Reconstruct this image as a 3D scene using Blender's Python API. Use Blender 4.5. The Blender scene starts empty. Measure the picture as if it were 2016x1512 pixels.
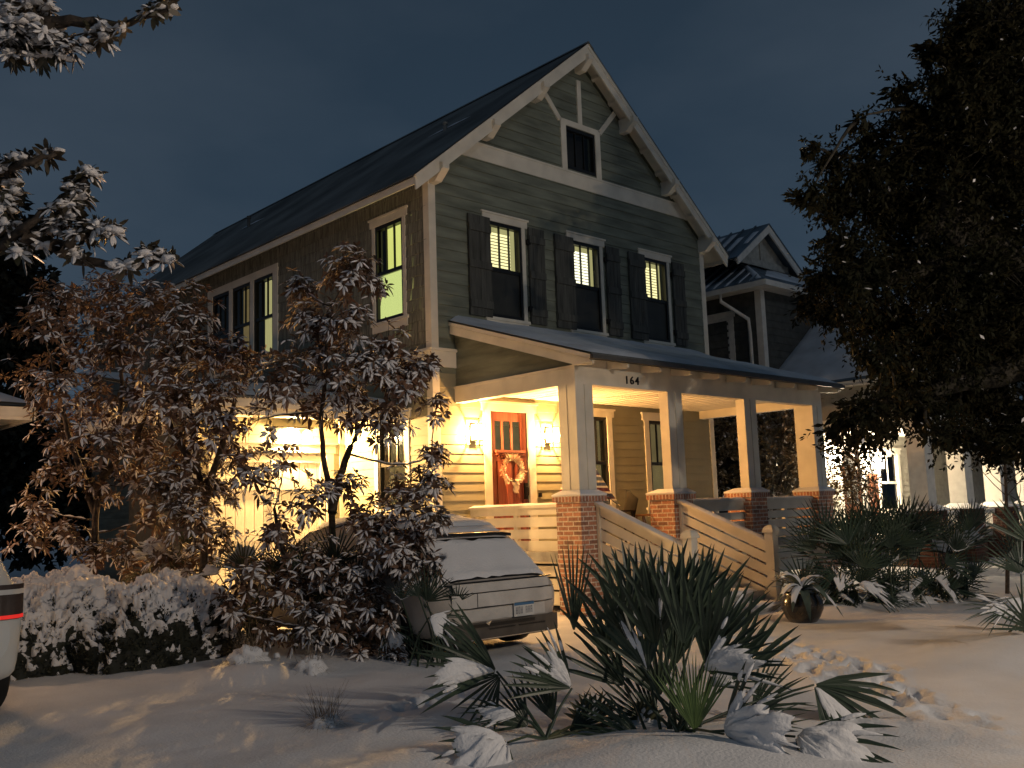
import bpy, math, random
import numpy as np
from mathutils import Vector, Matrix, noise
random.seed(7)
R = math.radians
SC = bpy.context.scene
COL = SC.collection

# ------------------------------------------------------------------ camera
CAM = np.array([-10.31708, -13.13941, 1.48])
YAW, PITCH, ROLL, FPX = 0.748117, 0.132121, -0.0345492, 1905.74
def _axes():
    fw = np.array([math.sin(YAW)*math.cos(PITCH), math.cos(YAW)*math.cos(PITCH), math.sin(PITCH)])
    r0 = np.array([math.cos(YAW), -math.sin(YAW), 0.0]); u0 = np.cross(r0, fw)
    return (r0*math.cos(ROLL)+u0*math.sin(ROLL), -r0*math.sin(ROLL)+u0*math.cos(ROLL), fw)
RT, UP, FW = _axes()
cd = bpy.data.cameras.new('camera'); cam = bpy.data.objects.new('camera', cd); COL.objects.link(cam)
cd.sensor_width = 36.0; cd.lens = FPX/2016*36.0; cd.clip_start = 0.1; cd.clip_end = 2000
cam.matrix_world = Matrix(((RT[0], UP[0], -FW[0], CAM[0]), (RT[1], UP[1], -FW[1], CAM[1]), (RT[2], UP[2], -FW[2], CAM[2]), (0, 0, 0, 1)))
SC.camera = cam
def ray(u, v): return FW + RT*((u-1008)/FPX) - UP*((v-756)/FPX)
def at(d, u, v): return CAM + ray(u, v)*d                      # surveyed point: photo pixel and distance -> metres
def onz(z, u, v):
    r = ray(u, v); return CAM + r*((z-CAM[2])/r[2])
def ony(y, u, v):
    r = ray(u, v); return CAM + r*((y-CAM[1])/r[1])
def onx(x, u, v):
    r = ray(u, v); return CAM + r*((x-CAM[0])/r[0])

# ------------------------------------------------------------------ world, sun, exposure
SUN_AZ, SUN_EL = 196.0, 24.0         # degrees: azimuth clockwise from +Y
W = bpy.data.worlds.new('World'); SC.world = W; W.use_nodes = True
nt = W.node_tree; nd = nt.nodes; bg = nd['Background']
sky = nd.new('ShaderNodeTexSky'); sky.sky_type = 'NISHITA'; sky.sun_disc = False
sky.sun_elevation = R(-3.5); sky.sun_rotation = R(SUN_AZ); sky.air_density = 1.2; sky.dust_density = 0.6; sky.ozone_density = 3.0
tc = nd.new('ShaderNodeTexCoord'); nz = nd.new('ShaderNodeTexNoise'); nz.inputs['Scale'].default_value = 2.3; nz.inputs['Detail'].default_value = 5
mp = nd.new('ShaderNodeMapping'); mp.inputs['Scale'].default_value = (1, 1, 2.2)
rmp = nd.new('ShaderNodeMapRange'); rmp.inputs['From Min'].default_value = .36; rmp.inputs['From Max'].default_value = .66
rmp.inputs['To Min'].default_value = .0; rmp.inputs['To Max'].default_value = 1.0
# night cloud deck lit by the town: a slate layer over the Nishita sky, brighter towards the skyline
sep = nd.new('ShaderNodeSeparateXYZ'); hr = nd.new('ShaderNodeMapRange')
hr.inputs['From Min'].default_value = .05; hr.inputs['From Max'].default_value = .75; hr.inputs['To Min'].default_value = 1.2; hr.inputs['To Max'].default_value = 0.55
cl = nd.new('ShaderNodeMix'); cl.data_type = 'RGBA'
cl.inputs['A'].default_value = (.0185, .033, .051, 1); cl.inputs['B'].default_value = (.033, .049, .069, 1)
mul = nd.new('ShaderNodeMix'); mul.data_type = 'RGBA'; mul.blend_type = 'MULTIPLY'; mul.inputs['Factor'].default_value = 1
skm = nd.new('ShaderNodeMix'); skm.data_type = 'RGBA'; skm.blend_type = 'MULTIPLY'; skm.inputs['Factor'].default_value = 1; skm.inputs['B'].default_value = (.05, .05, .05, 1)
add = nd.new('ShaderNodeMix'); add.data_type = 'RGBA'; add.blend_type = 'ADD'; add.inputs['Factor'].default_value = 1
L = nt.links.new
L(tc.outputs['Generated'], mp.inputs['Vector']); L(mp.outputs['Vector'], nz.inputs['Vector']); L(nz.outputs['Fac'], rmp.inputs['Value'])
L(rmp.outputs['Result'], cl.inputs['Factor']); L(tc.outputs['Generated'], sep.inputs['Vector']); L(sep.outputs['Z'], hr.inputs['Value'])
L(cl.outputs['Result'], mul.inputs['A']); L(hr.outputs['Result'], mul.inputs['B'])
L(sky.outputs['Color'], skm.inputs['A']); L(mul.outputs['Result'], add.inputs['A']); L(skm.outputs['Result'], add.inputs['B'])
L(add.outputs['Result'], bg.inputs['Color']); bg.inputs['Strength'].default_value = 1.0
sl = bpy.data.lights.new('sun', 'SUN'); sl.energy = 0.08; sl.angle = R(4); sl.color = (.92, .95, 1.0)
so = bpy.data.objects.new('sun', sl); COL.objects.link(so)
so.rotation_euler = (R(90-SUN_EL), 0, R(180-SUN_AZ))
SC.view_settings.view_transform = 'Standard'; SC.view_settings.look = 'None'; SC.view_settings.exposure = .4; SC.view_settings.gamma = 1
SC.render.engine = 'CYCLES'
SC.cycles.max_bounces = 6; SC.cycles.diffuse_bounces = 3; SC.cycles.glossy_bounces = 2; SC.cycles.transmission_bounces = 3; SC.cycles.transparent_max_bounces = 8
SC.cycles.use_denoising = True; SC.cycles.sample_clamp_indirect = 6; SC.cycles.caustics_reflective = False; SC.cycles.caustics_refractive = False

# ------------------------------------------------------------------ materials
MATS = {}
def mat(name, c, rough=.6, metal=0., var=.15, vs=6., bump=0., bs=40., c2=None, spec=.4, stretch=None, emit=None, estr=0.):
    m = bpy.data.materials.new(name); m.use_nodes = True; n = m.node_tree.nodes; l = m.node_tree.links.new
    b = n['Principled BSDF']; b.inputs['Roughness'].default_value = rough; b.inputs['Metallic'].default_value = metal
    b.inputs['Specular IOR Level'].default_value = spec
    t = n.new('ShaderNodeTexCoord'); z = n.new('ShaderNodeTexNoise'); z.inputs['Scale'].default_value = vs; z.inputs['Detail'].default_value = 6
    src = t.outputs['Object']
    if stretch:
        g = n.new('ShaderNodeMapping'); g.inputs['Scale'].default_value = stretch; l(src, g.inputs['Vector']); src = g.outputs['Vector']
    l(src, z.inputs['Vector'])
    mx = n.new('ShaderNodeMix'); mx.data_type = 'RGBA'
    d = c2 or tuple(max(0, x*(1-2*var)) for x in c); a = c if c2 else tuple(min(1, x*(1+var)) for x in c)
    mx.inputs['A'].default_value = (*a, 1); mx.inputs['B'].default_value = (*d, 1)
    rg = n.new('ShaderNodeMapRange'); rg.inputs['From Min'].default_value = .32; rg.inputs['From Max'].default_value = .68
    l(z.outputs['Fac'], rg.inputs['Value']); l(rg.outputs['Result'], mx.inputs['Factor']); l(mx.outputs['Result'], b.inputs['Base Color'])
    if bump:
        z2 = n.new('ShaderNodeTexNoise'); z2.inputs['Scale'].default_value = bs; z2.inputs['Detail'].default_value = 4; l(src, z2.inputs['Vector'])
        bp = n.new('ShaderNodeBump'); bp.inputs['Strength'].default_value = bump; bp.inputs['Distance'].default_value = .02
        l(z2.outputs['Fac'], bp.inputs['Height']); l(bp.outputs['Normal'], b.inputs['Normal'])
    if emit:
        b.inputs['Emission Color'].default_value = (*emit, 1); b.inputs['Emission Strength'].default_value = estr
    MATS[name] = m; return m
def emis(name, c, s, var=0., vs=8., stretch=None):
    m = bpy.data.materials.new(name); m.use_nodes = True; n = m.node_tree.nodes; l = m.node_tree.links.new
    n.remove(n['Principled BSDF']); e = n.new('ShaderNodeEmission'); e.inputs['Strength'].default_value = s; e.inputs['Color'].default_value = (*c, 1)
    if var:
        t = n.new('ShaderNodeTexCoord'); z = n.new('ShaderNodeTexNoise'); z.inputs['Scale'].default_value = vs; z.inputs['Detail'].default_value = 3
        src = t.outputs['Object']
        if stretch:
            g = n.new('ShaderNodeMapping'); g.inputs['Scale'].default_value = stretch; l(src, g.inputs['Vector']); src = g.outputs['Vector']
        l(src, z.inputs['Vector']); mx = n.new('ShaderNodeMix'); mx.data_type = 'RGBA'
        mx.inputs['A'].default_value = (*[x*(1-var) for x in c], 1); mx.inputs['B'].default_value = (*[min(1, x*(1+var*.5)) for x in c], 1)
        l(z.outputs['Fac'], mx.inputs['Factor']); l(mx.outputs['Result'], e.inputs['Color'])
    l(e.outputs['Emission'], n['Material Output'].inputs['Surface']); return m
def glassmat(name, tint=(1, 1, 1), refl=.12, rough=.03, spot=False):
    m = bpy.data.materials.new(name); m.use_nodes = True; n = m.node_tree.nodes; l = m.node_tree.links.new
    n.remove(n['Principled BSDF']); tr = n.new('ShaderNodeBsdfTransparent'); tr.inputs['Color'].default_value = (*tint, 1)
    g = n.new('ShaderNodeBsdfGlossy'); g.inputs['Roughness'].default_value = rough
    mx = n.new('ShaderNodeMixShader'); fr = n.new('ShaderNodeFresnel'); fr.inputs['IOR'].default_value = 1.45
    l(fr.outputs['Fac'], mx.inputs['Fac']); l(tr.outputs['BSDF'], mx.inputs[1]); l(g.outputs['BSDF'], mx.inputs[2])
    l(mx.outputs['Shader'], n['Material Output'].inputs['Surface']); return m
def brickmat(name, c1, c2, mort, sx=.215, sz=.0708, soldier=False):
    m = bpy.data.materials.new(name); m.use_nodes = True; n = m.node_tree.nodes; l = m.node_tree.links.new
    b = n['Principled BSDF']; b.inputs['Roughness'].default_value = .85; b.inputs['Specular IOR Level'].default_value = .2
    t = n.new('ShaderNodeTexCoord'); s = n.new('ShaderNodeSeparateXYZ'); l(t.outputs['Object'], s.inputs['Vector'])
    a = n.new('ShaderNodeMath'); a.operation = 'ADD'; l(s.outputs['X'], a.inputs[0]); l(s.outputs['Y'], a.inputs[1])
    cb = n.new('ShaderNodeCombineXYZ'); l(a.outputs[0], cb.inputs['X']); l(s.outputs['Z'], cb.inputs['Y'])
    br = n.new('ShaderNodeTexBrick'); br.inputs['Scale'].default_value = 1; br.inputs['Brick Width'].default_value = sx; br.inputs['Row Height'].default_value = sz
    br.inputs['Mortar Size'].default_value = .010; br.inputs['Mortar Smooth'].default_value = .25; br.inputs['Bias'].default_value = -.25
    br.offset = 0 if soldier else .5
    br.inputs['Color1'].default_value = (*c1, 1); br.inputs['Color2'].default_value = (*c2, 1); br.inputs['Mortar'].default_value = (*mort, 1)
    l(cb.outputs['Vector'], br.inputs['Vector'])
    z = n.new('ShaderNodeTexNoise'); z.inputs['Scale'].default_value = 25; l(t.outputs['Object'], z.inputs['Vector'])
    mx = n.new('ShaderNodeMix'); mx.data_type = 'RGBA'; mx.blend_type = 'MULTIPLY'; mx.inputs['Factor'].default_value = .6
    rg = n.new('ShaderNodeMapRange'); rg.inputs['From Min'].default_value = .3; rg.inputs['From Max'].default_value = .7; rg.inputs['To Min'].default_value = .55; rg.inputs['To Max'].default_value = 1.25
    l(z.outputs['Fac'], rg.inputs['Value']); l(br.outputs['Color'], mx.inputs['A']); l(rg.outputs['Result'], mx.inputs['B']); l(mx.outputs['Result'], b.inputs['Base Color'])
    bp = n.new('ShaderNodeBump'); bp.inputs['Strength'].default_value = .6; bp.inputs['Distance'].default_value = .01; bp.invert = True
    l(br.outputs['Fac'], bp.inputs['Height']); l(bp.outputs['Normal'], b.inputs['Normal'])
    return m
def stripemat(name, cols, period, axis='Z'):
    m = bpy.data.materials.new(name); m.use_nodes = True; n = m.node_tree.nodes; l = m.node_tree.links.new
    b = n['Principled BSDF']; b.inputs['Roughness'].default_value = .9
    t = n.new('ShaderNodeTexCoord'); s = n.new('ShaderNodeSeparateXYZ'); l(t.outputs['Object'], s.inputs['Vector'])
    d = n.new('ShaderNodeMath'); d.operation = 'DIVIDE'; d.inputs[1].default_value = period; l(s.outputs[axis], d.inputs[0])
    f = n.new('ShaderNodeMath'); f.operation = 'FRACT'; l(d.outputs[0], f.inputs[0])
    r = n.new('ShaderNodeValToRGB'); r.color_ramp.interpolation = 'CONSTANT'; e = r.color_ramp.elements
    for i, (p, c) in enumerate(cols):
        if i < 2: q = e[i]; q.position = p
        else: q = e.new(p)
        q.color = (*c, 1)
    l(f.outputs[0], r.inputs['Fac']); l(r.outputs['Color'], b.inputs['Base Color']); return m

SIDING = mat('siding_paint', (.185, .205, .162), .7, var=.20, vs=1.1, bump=.12, bs=60, stretch=(1, 1, 6))
SHAKE = mat('shake_paint', (.215, .215, .170), .8, var=.28, vs=9, bump=.35, bs=30, stretch=(3, 3, .25))
LITSIDE = mat('siding_paint_lamplit', (.27, .255, .175), .65, var=.07, vs=2, bump=.08, bs=60)  # same paint as the siding, with lamplight put into the colour
TRIM = mat('cream_trim', (.72, .68, .58), .55, var=.07, vs=2.5, bump=.05, bs=30)
CEIL = mat('porch_ceiling_paint', (.74, .70, .60), .5, var=.05, vs=2)
SHUT = mat('shutter_paint', (.075, .077, .068), .7, var=.25, vs=3, bump=.2, bs=25, stretch=(4, 4, .5))
BLACK = mat('black_sash', (.012, .011, .010), .35, var=.2)
IRON = mat('dark_iron', (.02, .018, .016), .45, metal=.6, var=.2)
GUTTER = mat('gutter_paint', (.07, .07, .07), .6, var=.1)
METAL = mat('metal_roof', (.145, .155, .15), .65, metal=.1, var=.28, vs=.7)
NMETAL = mat('neighbour_metal_roof', (.14, .19, .235), .5, metal=.3, var=.25, vs=1.2)
SNOW = mat('snow', (.80, .80, .81), .75, var=.05, vs=1.6, bump=.42, bs=42, spec=.25)
SNOWL = mat('leaf_snow', (.80, .77, .76), .8, var=.05, vs=8, bump=.35, bs=60, spec=.2)
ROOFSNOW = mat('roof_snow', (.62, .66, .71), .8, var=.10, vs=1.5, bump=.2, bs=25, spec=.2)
FROST = mat('car_frost', (.64, .61, .57), .8, var=.10, vs=3.5, bump=.3, bs=45, c2=(.46, .44, .41), spec=.2)
BRICK = brickmat('pier_brick', (.50, .24, .15), (.19, .11, .085), (.66, .58, .49))
SOLD = brickmat('soldier_brick', (.46, .21, .13), (.20, .11, .085), (.62, .54, .46), .0708, .30, True)
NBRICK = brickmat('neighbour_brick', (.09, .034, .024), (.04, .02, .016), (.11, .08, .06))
DOORR = mat('red_door', (.23, .062, .036), .38, var=.22, vs=3, bump=.1, bs=20, stretch=(8, 8, .6), spec=.5)
GLASS = glassmat('window_glass')
SCREEN = mat('insect_screen', (.035, .036, .032), .5, var=.12, vs=3)
LITROOM = emis('lit_room_lime', (.55, .58, .155), 1.0, .18, 3, (1, 1, .4))
LITFROST = emis('lit_frosted_shade', (.52, .60, .20), .98, .30, 9, (1, 3, 9))
BLIND = emis('lit_blind_slats', (1.0, .88, .42), 1.1, .12, 3)  # slats emit by themselves, standing in for lamplight in the room
BLINDW = emis('lit_blind_slats_white', (1.0, .95, .66), 1.45, .15, 3)
DIMROOM = emis('dim_room', (.12, .09, .035), .9, .5, 3)
CURTLIT = emis('lit_curtain', (.50, .47, .20), .62, .3, 6, (4, 4, .3))  # curtain and reveal carry the room light as their own glow
DARKROOM = mat('dark_room', (.015, .014, .012), .9)
def glow(name, c, s):
    m = bpy.data.materials.new(name); m.use_nodes = True; n = m.node_tree.nodes; l = m.node_tree.links.new
    n.remove(n['Principled BSDF']); e = n.new('ShaderNodeEmission'); e.inputs['Strength'].default_value = s; e.inputs['Color'].default_value = (*c, 1)
    t = n.new('ShaderNodeBsdfTransparent'); a = n.new('ShaderNodeAddShader'); l(e.outputs[0], a.inputs[0]); l(t.outputs[0], a.inputs[1])
    l(a.outputs[0], n['Material Output'].inputs['Surface']); return m
LAMPG = glow('lamp_glass', (1.0, .66, .30), 2.6)
LAMPW = glow('porch_lamp_glass_white', (1.0, .93, .80), 4)
LAMPC = glow('carport_lamp_glass', (1.0, .78, .45), 6)
NTRIM = mat('neighbour_white_trim', (.72, .70, .64), .6, var=.06)
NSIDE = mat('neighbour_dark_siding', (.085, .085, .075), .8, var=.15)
NSIDEL = mat('neighbour_porch_siding', (.36, .35, .31), .7, var=.08)
NDOOR = mat('neighbour_door_wood', (.10, .035, .016), .5, var=.2)
WCHAIR = mat('white_chair_paint', (.8, .79, .76), .5, var=.05)
BARK = mat('bark', (.070, .052, .038), .9, var=.35, vs=14, bump=.6, bs=25)
BARKP = mat('pale_bark', (.045, .040, .030), .9, var=.35, vs=10, bump=.6, bs=25)
LEAFB = mat('leaf_brown', (.17, .085, .048), .6, var=.4, vs=1.7, c2=(.085, .058, .038))
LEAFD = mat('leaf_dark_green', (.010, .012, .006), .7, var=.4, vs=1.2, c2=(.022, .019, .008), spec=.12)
LEAFM = mat('leaf_magnolia', (.040, .042, .026), .35, var=.3, vs=3, c2=(.070, .048, .028))
LEAFC = mat('leaf_camellia', (.10, .085, .045), .4, var=.4, vs=2, c2=(.19, .14, .085))
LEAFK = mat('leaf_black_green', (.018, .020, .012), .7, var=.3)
PALM = mat('palmetto_green', (.048, .074, .044), .42, var=.35, vs=4, c2=(.022, .038, .026), spec=.45)
PALMY = mat('palmetto_young', (.10, .165, .05), .42, var=.25, vs=4, spec=.5)
PALMO = mat('palmetto_olive', (.090, .095, .048), .5, var=.3, vs=4)
HEDGE = mat('hedge_leaf', (.052, .052, .032), .7, var=.4, vs=5)
GRASS = mat('dry_grass', (.21, .155, .10), .8, var=.3, vs=6)
AGAVE = mat('agave_leaf', (.09, .115, .085), .5, var=.25)
POT = mat('glazed_pot', (.030, .022, .014), .18, var=.5, vs=5, spec=.6)
CARP = mat('car_pearl_paint', (.50, .45, .40), .6, var=.10, vs=3, c2=(.38, .34, .30), spec=.35, bump=.15, bs=50)
CARW = mat('car_white_paint', (.62, .63, .60), .25, var=.03, vs=2, spec=.6)
CARK = mat('car_black_trim', (.012, .011, .010), .28, var=.1, spec=.5)
CARG = mat('car_grey_bumper', (.10, .088, .075), .4, metal=.2, var=.1)
CHROME = mat('chrome', (.6, .6, .6), .15, metal=1.0, var=.03)
TYRE = mat('tyre_rubber', (.014, .014, .014), .9, var=.2)
PLATE = mat('plate_paint', (.58, .58, .56), .5, var=.05)
PLATEB = mat('plate_blue', (.06, .16, .30), .5, var=.05)
PLATET = mat('plate_text', (.16, .17, .20), .5, var=.05)
REDL = mat('red_lens', (.30, .01, .01), .15, var=.1, emit=(1, .04, .03), estr=.45)
DARKL = mat('smoked_lens', (.06, .045, .04), .12, var=.1)
UMB = stripemat('umbrella_stripes', [(0, (.05, .06, .11)), (.16, (.70, .64, .50)), (.24, (.13, .035, .04)), (.40, (.70, .64, .5)), (.48, (.05, .07, .13)), (.62, (.62, .55, .36)), (.70, (.12, .14, .16)), (.86, (.72, .68, .55)), (.93, (.10, .04, .05))], .42)
WOOD = mat('oiled_wood', (.28, .14, .06), .5, var=.2, vs=5)
PAMPAS = mat('pampas_plume', (.70, .56, .40), .9, var=.15, vs=12)
WRPINK = mat('wreath_pink_leaf', (.62, .28, .18), .8, var=.2, vs=9)
WRWHITE = mat('wreath_white_flower', (.8, .78, .74), .7, var=.1)
NUM = mat('house_number_black', (.01, .008, .008), .4, metal=.3, var=.05)
CONC = mat('concrete', (.35, .34, .32), .85, var=.15, bump=.2)
ROOMLIT = BLIND

# ------------------------------------------------------------------ mesh helpers
ORG = {}
class MB:
    """collects faces; build() links them as ONE mesh object"""
    def __init__(s): s.v = []; s.f = []; s.mi = []; s.cur = 0; s.sm = []
    def poly(s, pts, smooth=False):
        i = len(s.v); s.v += [tuple(p) for p in pts]; s.f.append(tuple(range(i, i+len(pts)))); s.mi.append(s.cur); s.sm.append(smooth); return s
    def grid(s, P, smooth=True, closeu=False):
        """P[i][j] rows of points"""
        n, m = len(P), len(P[0]); i0 = len(s.v)
        for r in P: s.v += [tuple(p) for p in r]
        for a in range(n-1):
            for b in range(m if closeu else m-1):
                c = (b+1) % m
                s.f.append((i0+a*m+b, i0+a*m+c, i0+(a+1)*m+c, i0+(a+1)*m+b)); s.mi.append(s.cur); s.sm.append(smooth)
        return s
    def box(s, x0, x1, y0, y1, z0, z1):
        i = len(s.v); s.v += [(x, y, z) for z in (z0, z1) for y in (y0, y1) for x in (x0, x1)]
        for f in ((0, 2, 3, 1), (4, 5, 7, 6), (0, 1, 5, 4), (2, 6, 7, 3), (0, 4, 6, 2), (1, 3, 7, 5)):
            s.f.append(tuple(i+k for k in f)); s.mi.append(s.cur); s.sm.append(False)
        return s
    def hexa(s, p):
        """8 points: bottom 4 (ccw), top 4"""
        i = len(s.v); s.v += [tuple(q) for q in p]
        for f in ((3, 2, 1, 0), (4, 5, 6, 7), (0, 1, 5, 4), (1, 2, 6, 5), (2, 3, 7, 6), (3, 0, 4, 7)):
            s.f.append(tuple(i+k for k in f)); s.mi.append(s.cur); s.sm.append(False)
        return s
    def prism(s, poly, a, b, ax):
        """2-D polygon extruded from a to b along axis ax (0:x 1:y 2:z)"""
        def p3(q, t): return (t, q[0], q[1]) if ax == 0 else ((q[0], t, q[1]) if ax == 1 else (q[0], q[1], t))
        n = len(poly); i = len(s.v); s.v += [p3(q, a) for q in poly]+[p3(q, b) for q in poly]
        s.f.append(tuple(range(i, i+n))); s.f.append(tuple(range(i+2*n-1, i+n-1, -1)))
        for k in range(n): s.f.append((i+k, i+(k+1) % n, i+n+(k+1) % n, i+n+k))
        s.mi += [s.cur]*(n+2); s.sm += [False]*(n+2); return s
    def tube(s, path, rad, n=6, cap=True):
        path = [np.array(p, float) for p in path]; rows = []
        if not hasattr(rad, '__len__'): rad = [rad]*len(path)
        for k, p in enumerate(path):
            t = path[min(k+1, len(path)-1)]-path[max(k-1, 0)]; t = t/(np.linalg.norm(t)+1e-9)
            a = np.array([0, 0, 1.]) if abs(t[2]) < .9 else np.array([1., 0, 0])
            u = np.cross(t, a); u /= np.linalg.norm(u); w = np.cross(t, u)
            rows.append([p+rad[k]*(u*math.cos(2*math.pi*j/n)+w*math.sin(2*math.pi*j/n)) for j in range(n)])
        s.grid(rows, True, True)
        if cap: s.poly(rows[0][::-1]); s.poly(rows[-1])
        return s
    def lathe(s, prof, cx, cy, n=24):
        s.grid([[(cx+r*math.cos(2*math.pi*j/n), cy+r*math.sin(2*math.pi*j/n), z) for j in range(n)] for r, z in prof], True, True); return s
    def blob(s, c, rx, ry, rz, n=8, m=5, jit=.12):
        rows = []
        for a in range(m+1):
            th = math.pi*a/m; rows.append([])
            for b in range(n):
                ph = 2*math.pi*b/n; k = 1+random.uniform(-jit, jit)
                rows[-1].append((c[0]+rx*k*math.sin(th)*math.cos(ph), c[1]+ry*k*math.sin(th)*math.sin(ph), c[2]+rz*k*math.cos(th)))
        s.grid(rows, True, True); return s
    def lump(s, c, rx, ry, rz, n=22, m=12, amp=.35, fq=9.):
        rows = []; k0 = random.uniform(0, 90)
        for a in range(m+1):
            th = math.pi*a/m; rows.append([])
            for b in range(n):
                ph = 2*math.pi*b/n; d = (math.sin(th)*math.cos(ph), math.sin(th)*math.sin(ph), math.cos(th)); k = 1+amp*fbm(d[0]*1.3+k0, d[1]*1.3, d[2]*1.3)+amp*.45*fbm(d[0]*4+k0, d[1]*4, d[2]*4)
                rows[-1].append((c[0]+rx*k*d[0], c[1]+ry*k*d[1], c[2]+rz*k*d[2]))
        s.grid(rows, True, True); return s
    def build(s, name, mats, parent=None, label=None):
        if not s.f: return None
        o0 = ORG.get(parent.name, (0, 0, 0)) if parent else (0, 0, 0)
        me = bpy.data.meshes.new(name); v = np.array(s.v, float)-np.array(o0, float)
        me.from_pydata(v.tolist(), [], s.f); me.validate()
        if not isinstance(mats, (list, tuple)): mats = [mats]
        for m in mats: me.materials.append(m)
        if len(me.polygons) == len(s.f):
            me.polygons.foreach_set('material_index', s.mi); me.polygons.foreach_set('use_smooth', s.sm)
        o = bpy.data.objects.new(name, me); COL.objects.link(o)
        if parent: o.parent = parent
        ORG[o.name] = tuple(o0)
        if label: o['label'] = label
        return o
def build_each(mb, name, mats, par):
    # every loose piece becomes a part of its own
    up = list(range(len(mb.v)))
    def root(i):
        while up[i] != i: up[i] = up[up[i]]; i = up[i]
        return i
    for f in mb.f:
        for k in f[1:]: up[root(k)] = root(f[0])
    gs = {}
    for k, f in enumerate(mb.f): gs.setdefault(root(f[0]), []).append(k)
    for ks in gs.values():
        m = MB(); mp = {}
        for k in ks:
            for q in mb.f[k]:
                if q not in mp: mp[q] = len(m.v); m.v.append(mb.v[q])
            m.f.append(tuple(mp[q] for q in mb.f[k])); m.mi.append(mb.mi[k]); m.sm.append(mb.sm[k])
        m.build(name, mats, par)
def thing(name, label, cat, loc, group=None):
    o = bpy.data.objects.new(name, None); COL.objects.link(o); o.location = loc; o.empty_display_size = .3
    o['label'] = label; o['category'] = cat
    if group: o['group'] = group
    ORG[o.name] = tuple(loc); return o
def tag(o, label=None, cat=None, group=None, kind=None):
    for k, v in (('label', label), ('category', cat), ('group', group), ('kind', kind)):
        if v: o[k] = v
    return o
def bx(name, m, par, *b): return MB().box(*b).build(name, m, par)
def nrm(a): a = np.array(a, float); return a/(np.linalg.norm(a)+1e-9)
def lamp(name, loc, watts, col, rad, par=None):
    l = bpy.data.lights.new(name, 'POINT'); l.energy = watts; l.color = col; l.shadow_soft_size = rad
    o = bpy.data.objects.new(name, l); COL.objects.link(o); o.location = loc
    if par: o.parent = par; o.location = Vector(loc)-Vector(ORG[par.name])
    return o
def fbm(x, y, z=0, o=4): return noise.fractal(Vector((x, y, z)), 1.0, 2.0, o)

def siding(mb, axis, pl, z0, z1, ex, lim, holes, out, lip=.013, shake=False):
    """lap boards on the plane (axis 1: y=pl facing out*y, axis 0: x=pl); lim(z)->(a,b); holes [(a,b,z0,z1)]"""
    def P(a, z, o): return (a, pl+out*o, z) if axis == 1 else (pl+out*o, a, z)
    flip = (axis == 1) == (out > 0)
    def quad(a0, a1, c0, c1, za, zb, oa, ob):
        q = [P(a0, za, oa), P(a1, za, oa), P(c1, zb, ob), P(c0, zb, ob)]
        mb.poly(q[::-1] if flip else q)
    z = z0; rnd = random.Random(int(z0*100)+axis)
    while z < z1-1e-4:
        zt = min(z+ex, z1)
        cuts = sorted({z, zt}|{h[k] for h in holes for k in (2, 3) if z < h[k] < zt})
        for za, zb in zip(cuts[:-1], cuts[1:]):
            oa = lip*(1-(za-z)/ex)+.002; ob = lip*(1-(zb-z)/ex)+.002
            A, B = lim(za); A2, B2 = lim(zb)
            act = sorted([h for h in holes if h[2] < (za+zb)/2 < h[3]]); xs = [(A, A2)]
            for h in act: xs += [(h[0], h[0]), (h[1], h[1])]
            xs.append((B, B2))
            for k in range(0, len(xs), 2):
                l0, r0 = xs[k], xs[k+1]
                if r0[0]-l0[0] < .004: continue
                if not shake:
                    quad(l0[0], r0[0], l0[1], r0[1], za, zb, oa, ob)
                    if za == z: quad(l0[0], r0[0], l0[0], r0[0], za-.0005, za, 0, oa)
                else:
                    a = l0[0]
                    while a < r0[0]-.001:
                        b = min(r0[0], a+rnd.uniform(.09, .26)); j = rnd.uniform(0, .009); dz = rnd.uniform(0, .012) if za == z else 0
                        quad(a, b, a, b, za-dz, zb, oa+j, ob+j*.3); quad(a, b, a, b, za-dz-.0005, za-dz, 0, oa+j)
                        a = b
        z = zt
    return mb
# ------------------------------------------------------------------ ground
def smooth(a, b, x):
    t = min(1, max(0, (x-a)/(b-a))); return t*t*(3-2*t)
PRINTS = []
rp = random.Random(3)
def trail(p, q, n, wob, r, d):
    p = np.array(p); q = np.array(q); dr = nrm(q-p); sd = np.array([-dr[1], dr[0]])
    for k in range(n):
        c = p+(q-p)*(k/(n-1))+sd*((k % 2)*2-1)*wob+sd*rp.uniform(-.05, .05)
        PRINTS.append((c[0], c[1], dr[0], dr[1], r*rp.uniform(.85, 1.15), d*rp.uniform(.8, 1.2)))
t0, t1 = onz(-.08, 1490, 1258)[:2], onz(-.08, 1800, 1385)[:2]
trail(t0, t1, 15, .16, .115, .10)
trail(t0, t1, 12, .05, .10, .07)
trail(onz(-.08, 1560, 1290)[:2], onz(-.08, 1700, 1345)[:2], 7, .30, .13, .07)
trail(onz(-.08, 1800, 1385)[:2], onz(-.08, 1960, 1425)[:2], 5, .1, .09, .035)
for u, v, d in ((735, 1418, .09), (800, 1397, .08), (840, 1385, .08), (870, 1372, .07), (905, 1360, .06), (1850, 1405, .03), (1880, 1420, .025), (1760, 1410, .02), (1700, 1425, .02)):
    c = onz(-.08, u, v); PRINTS.append((c[0], c[1], .3, .95, .15, d))
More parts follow.
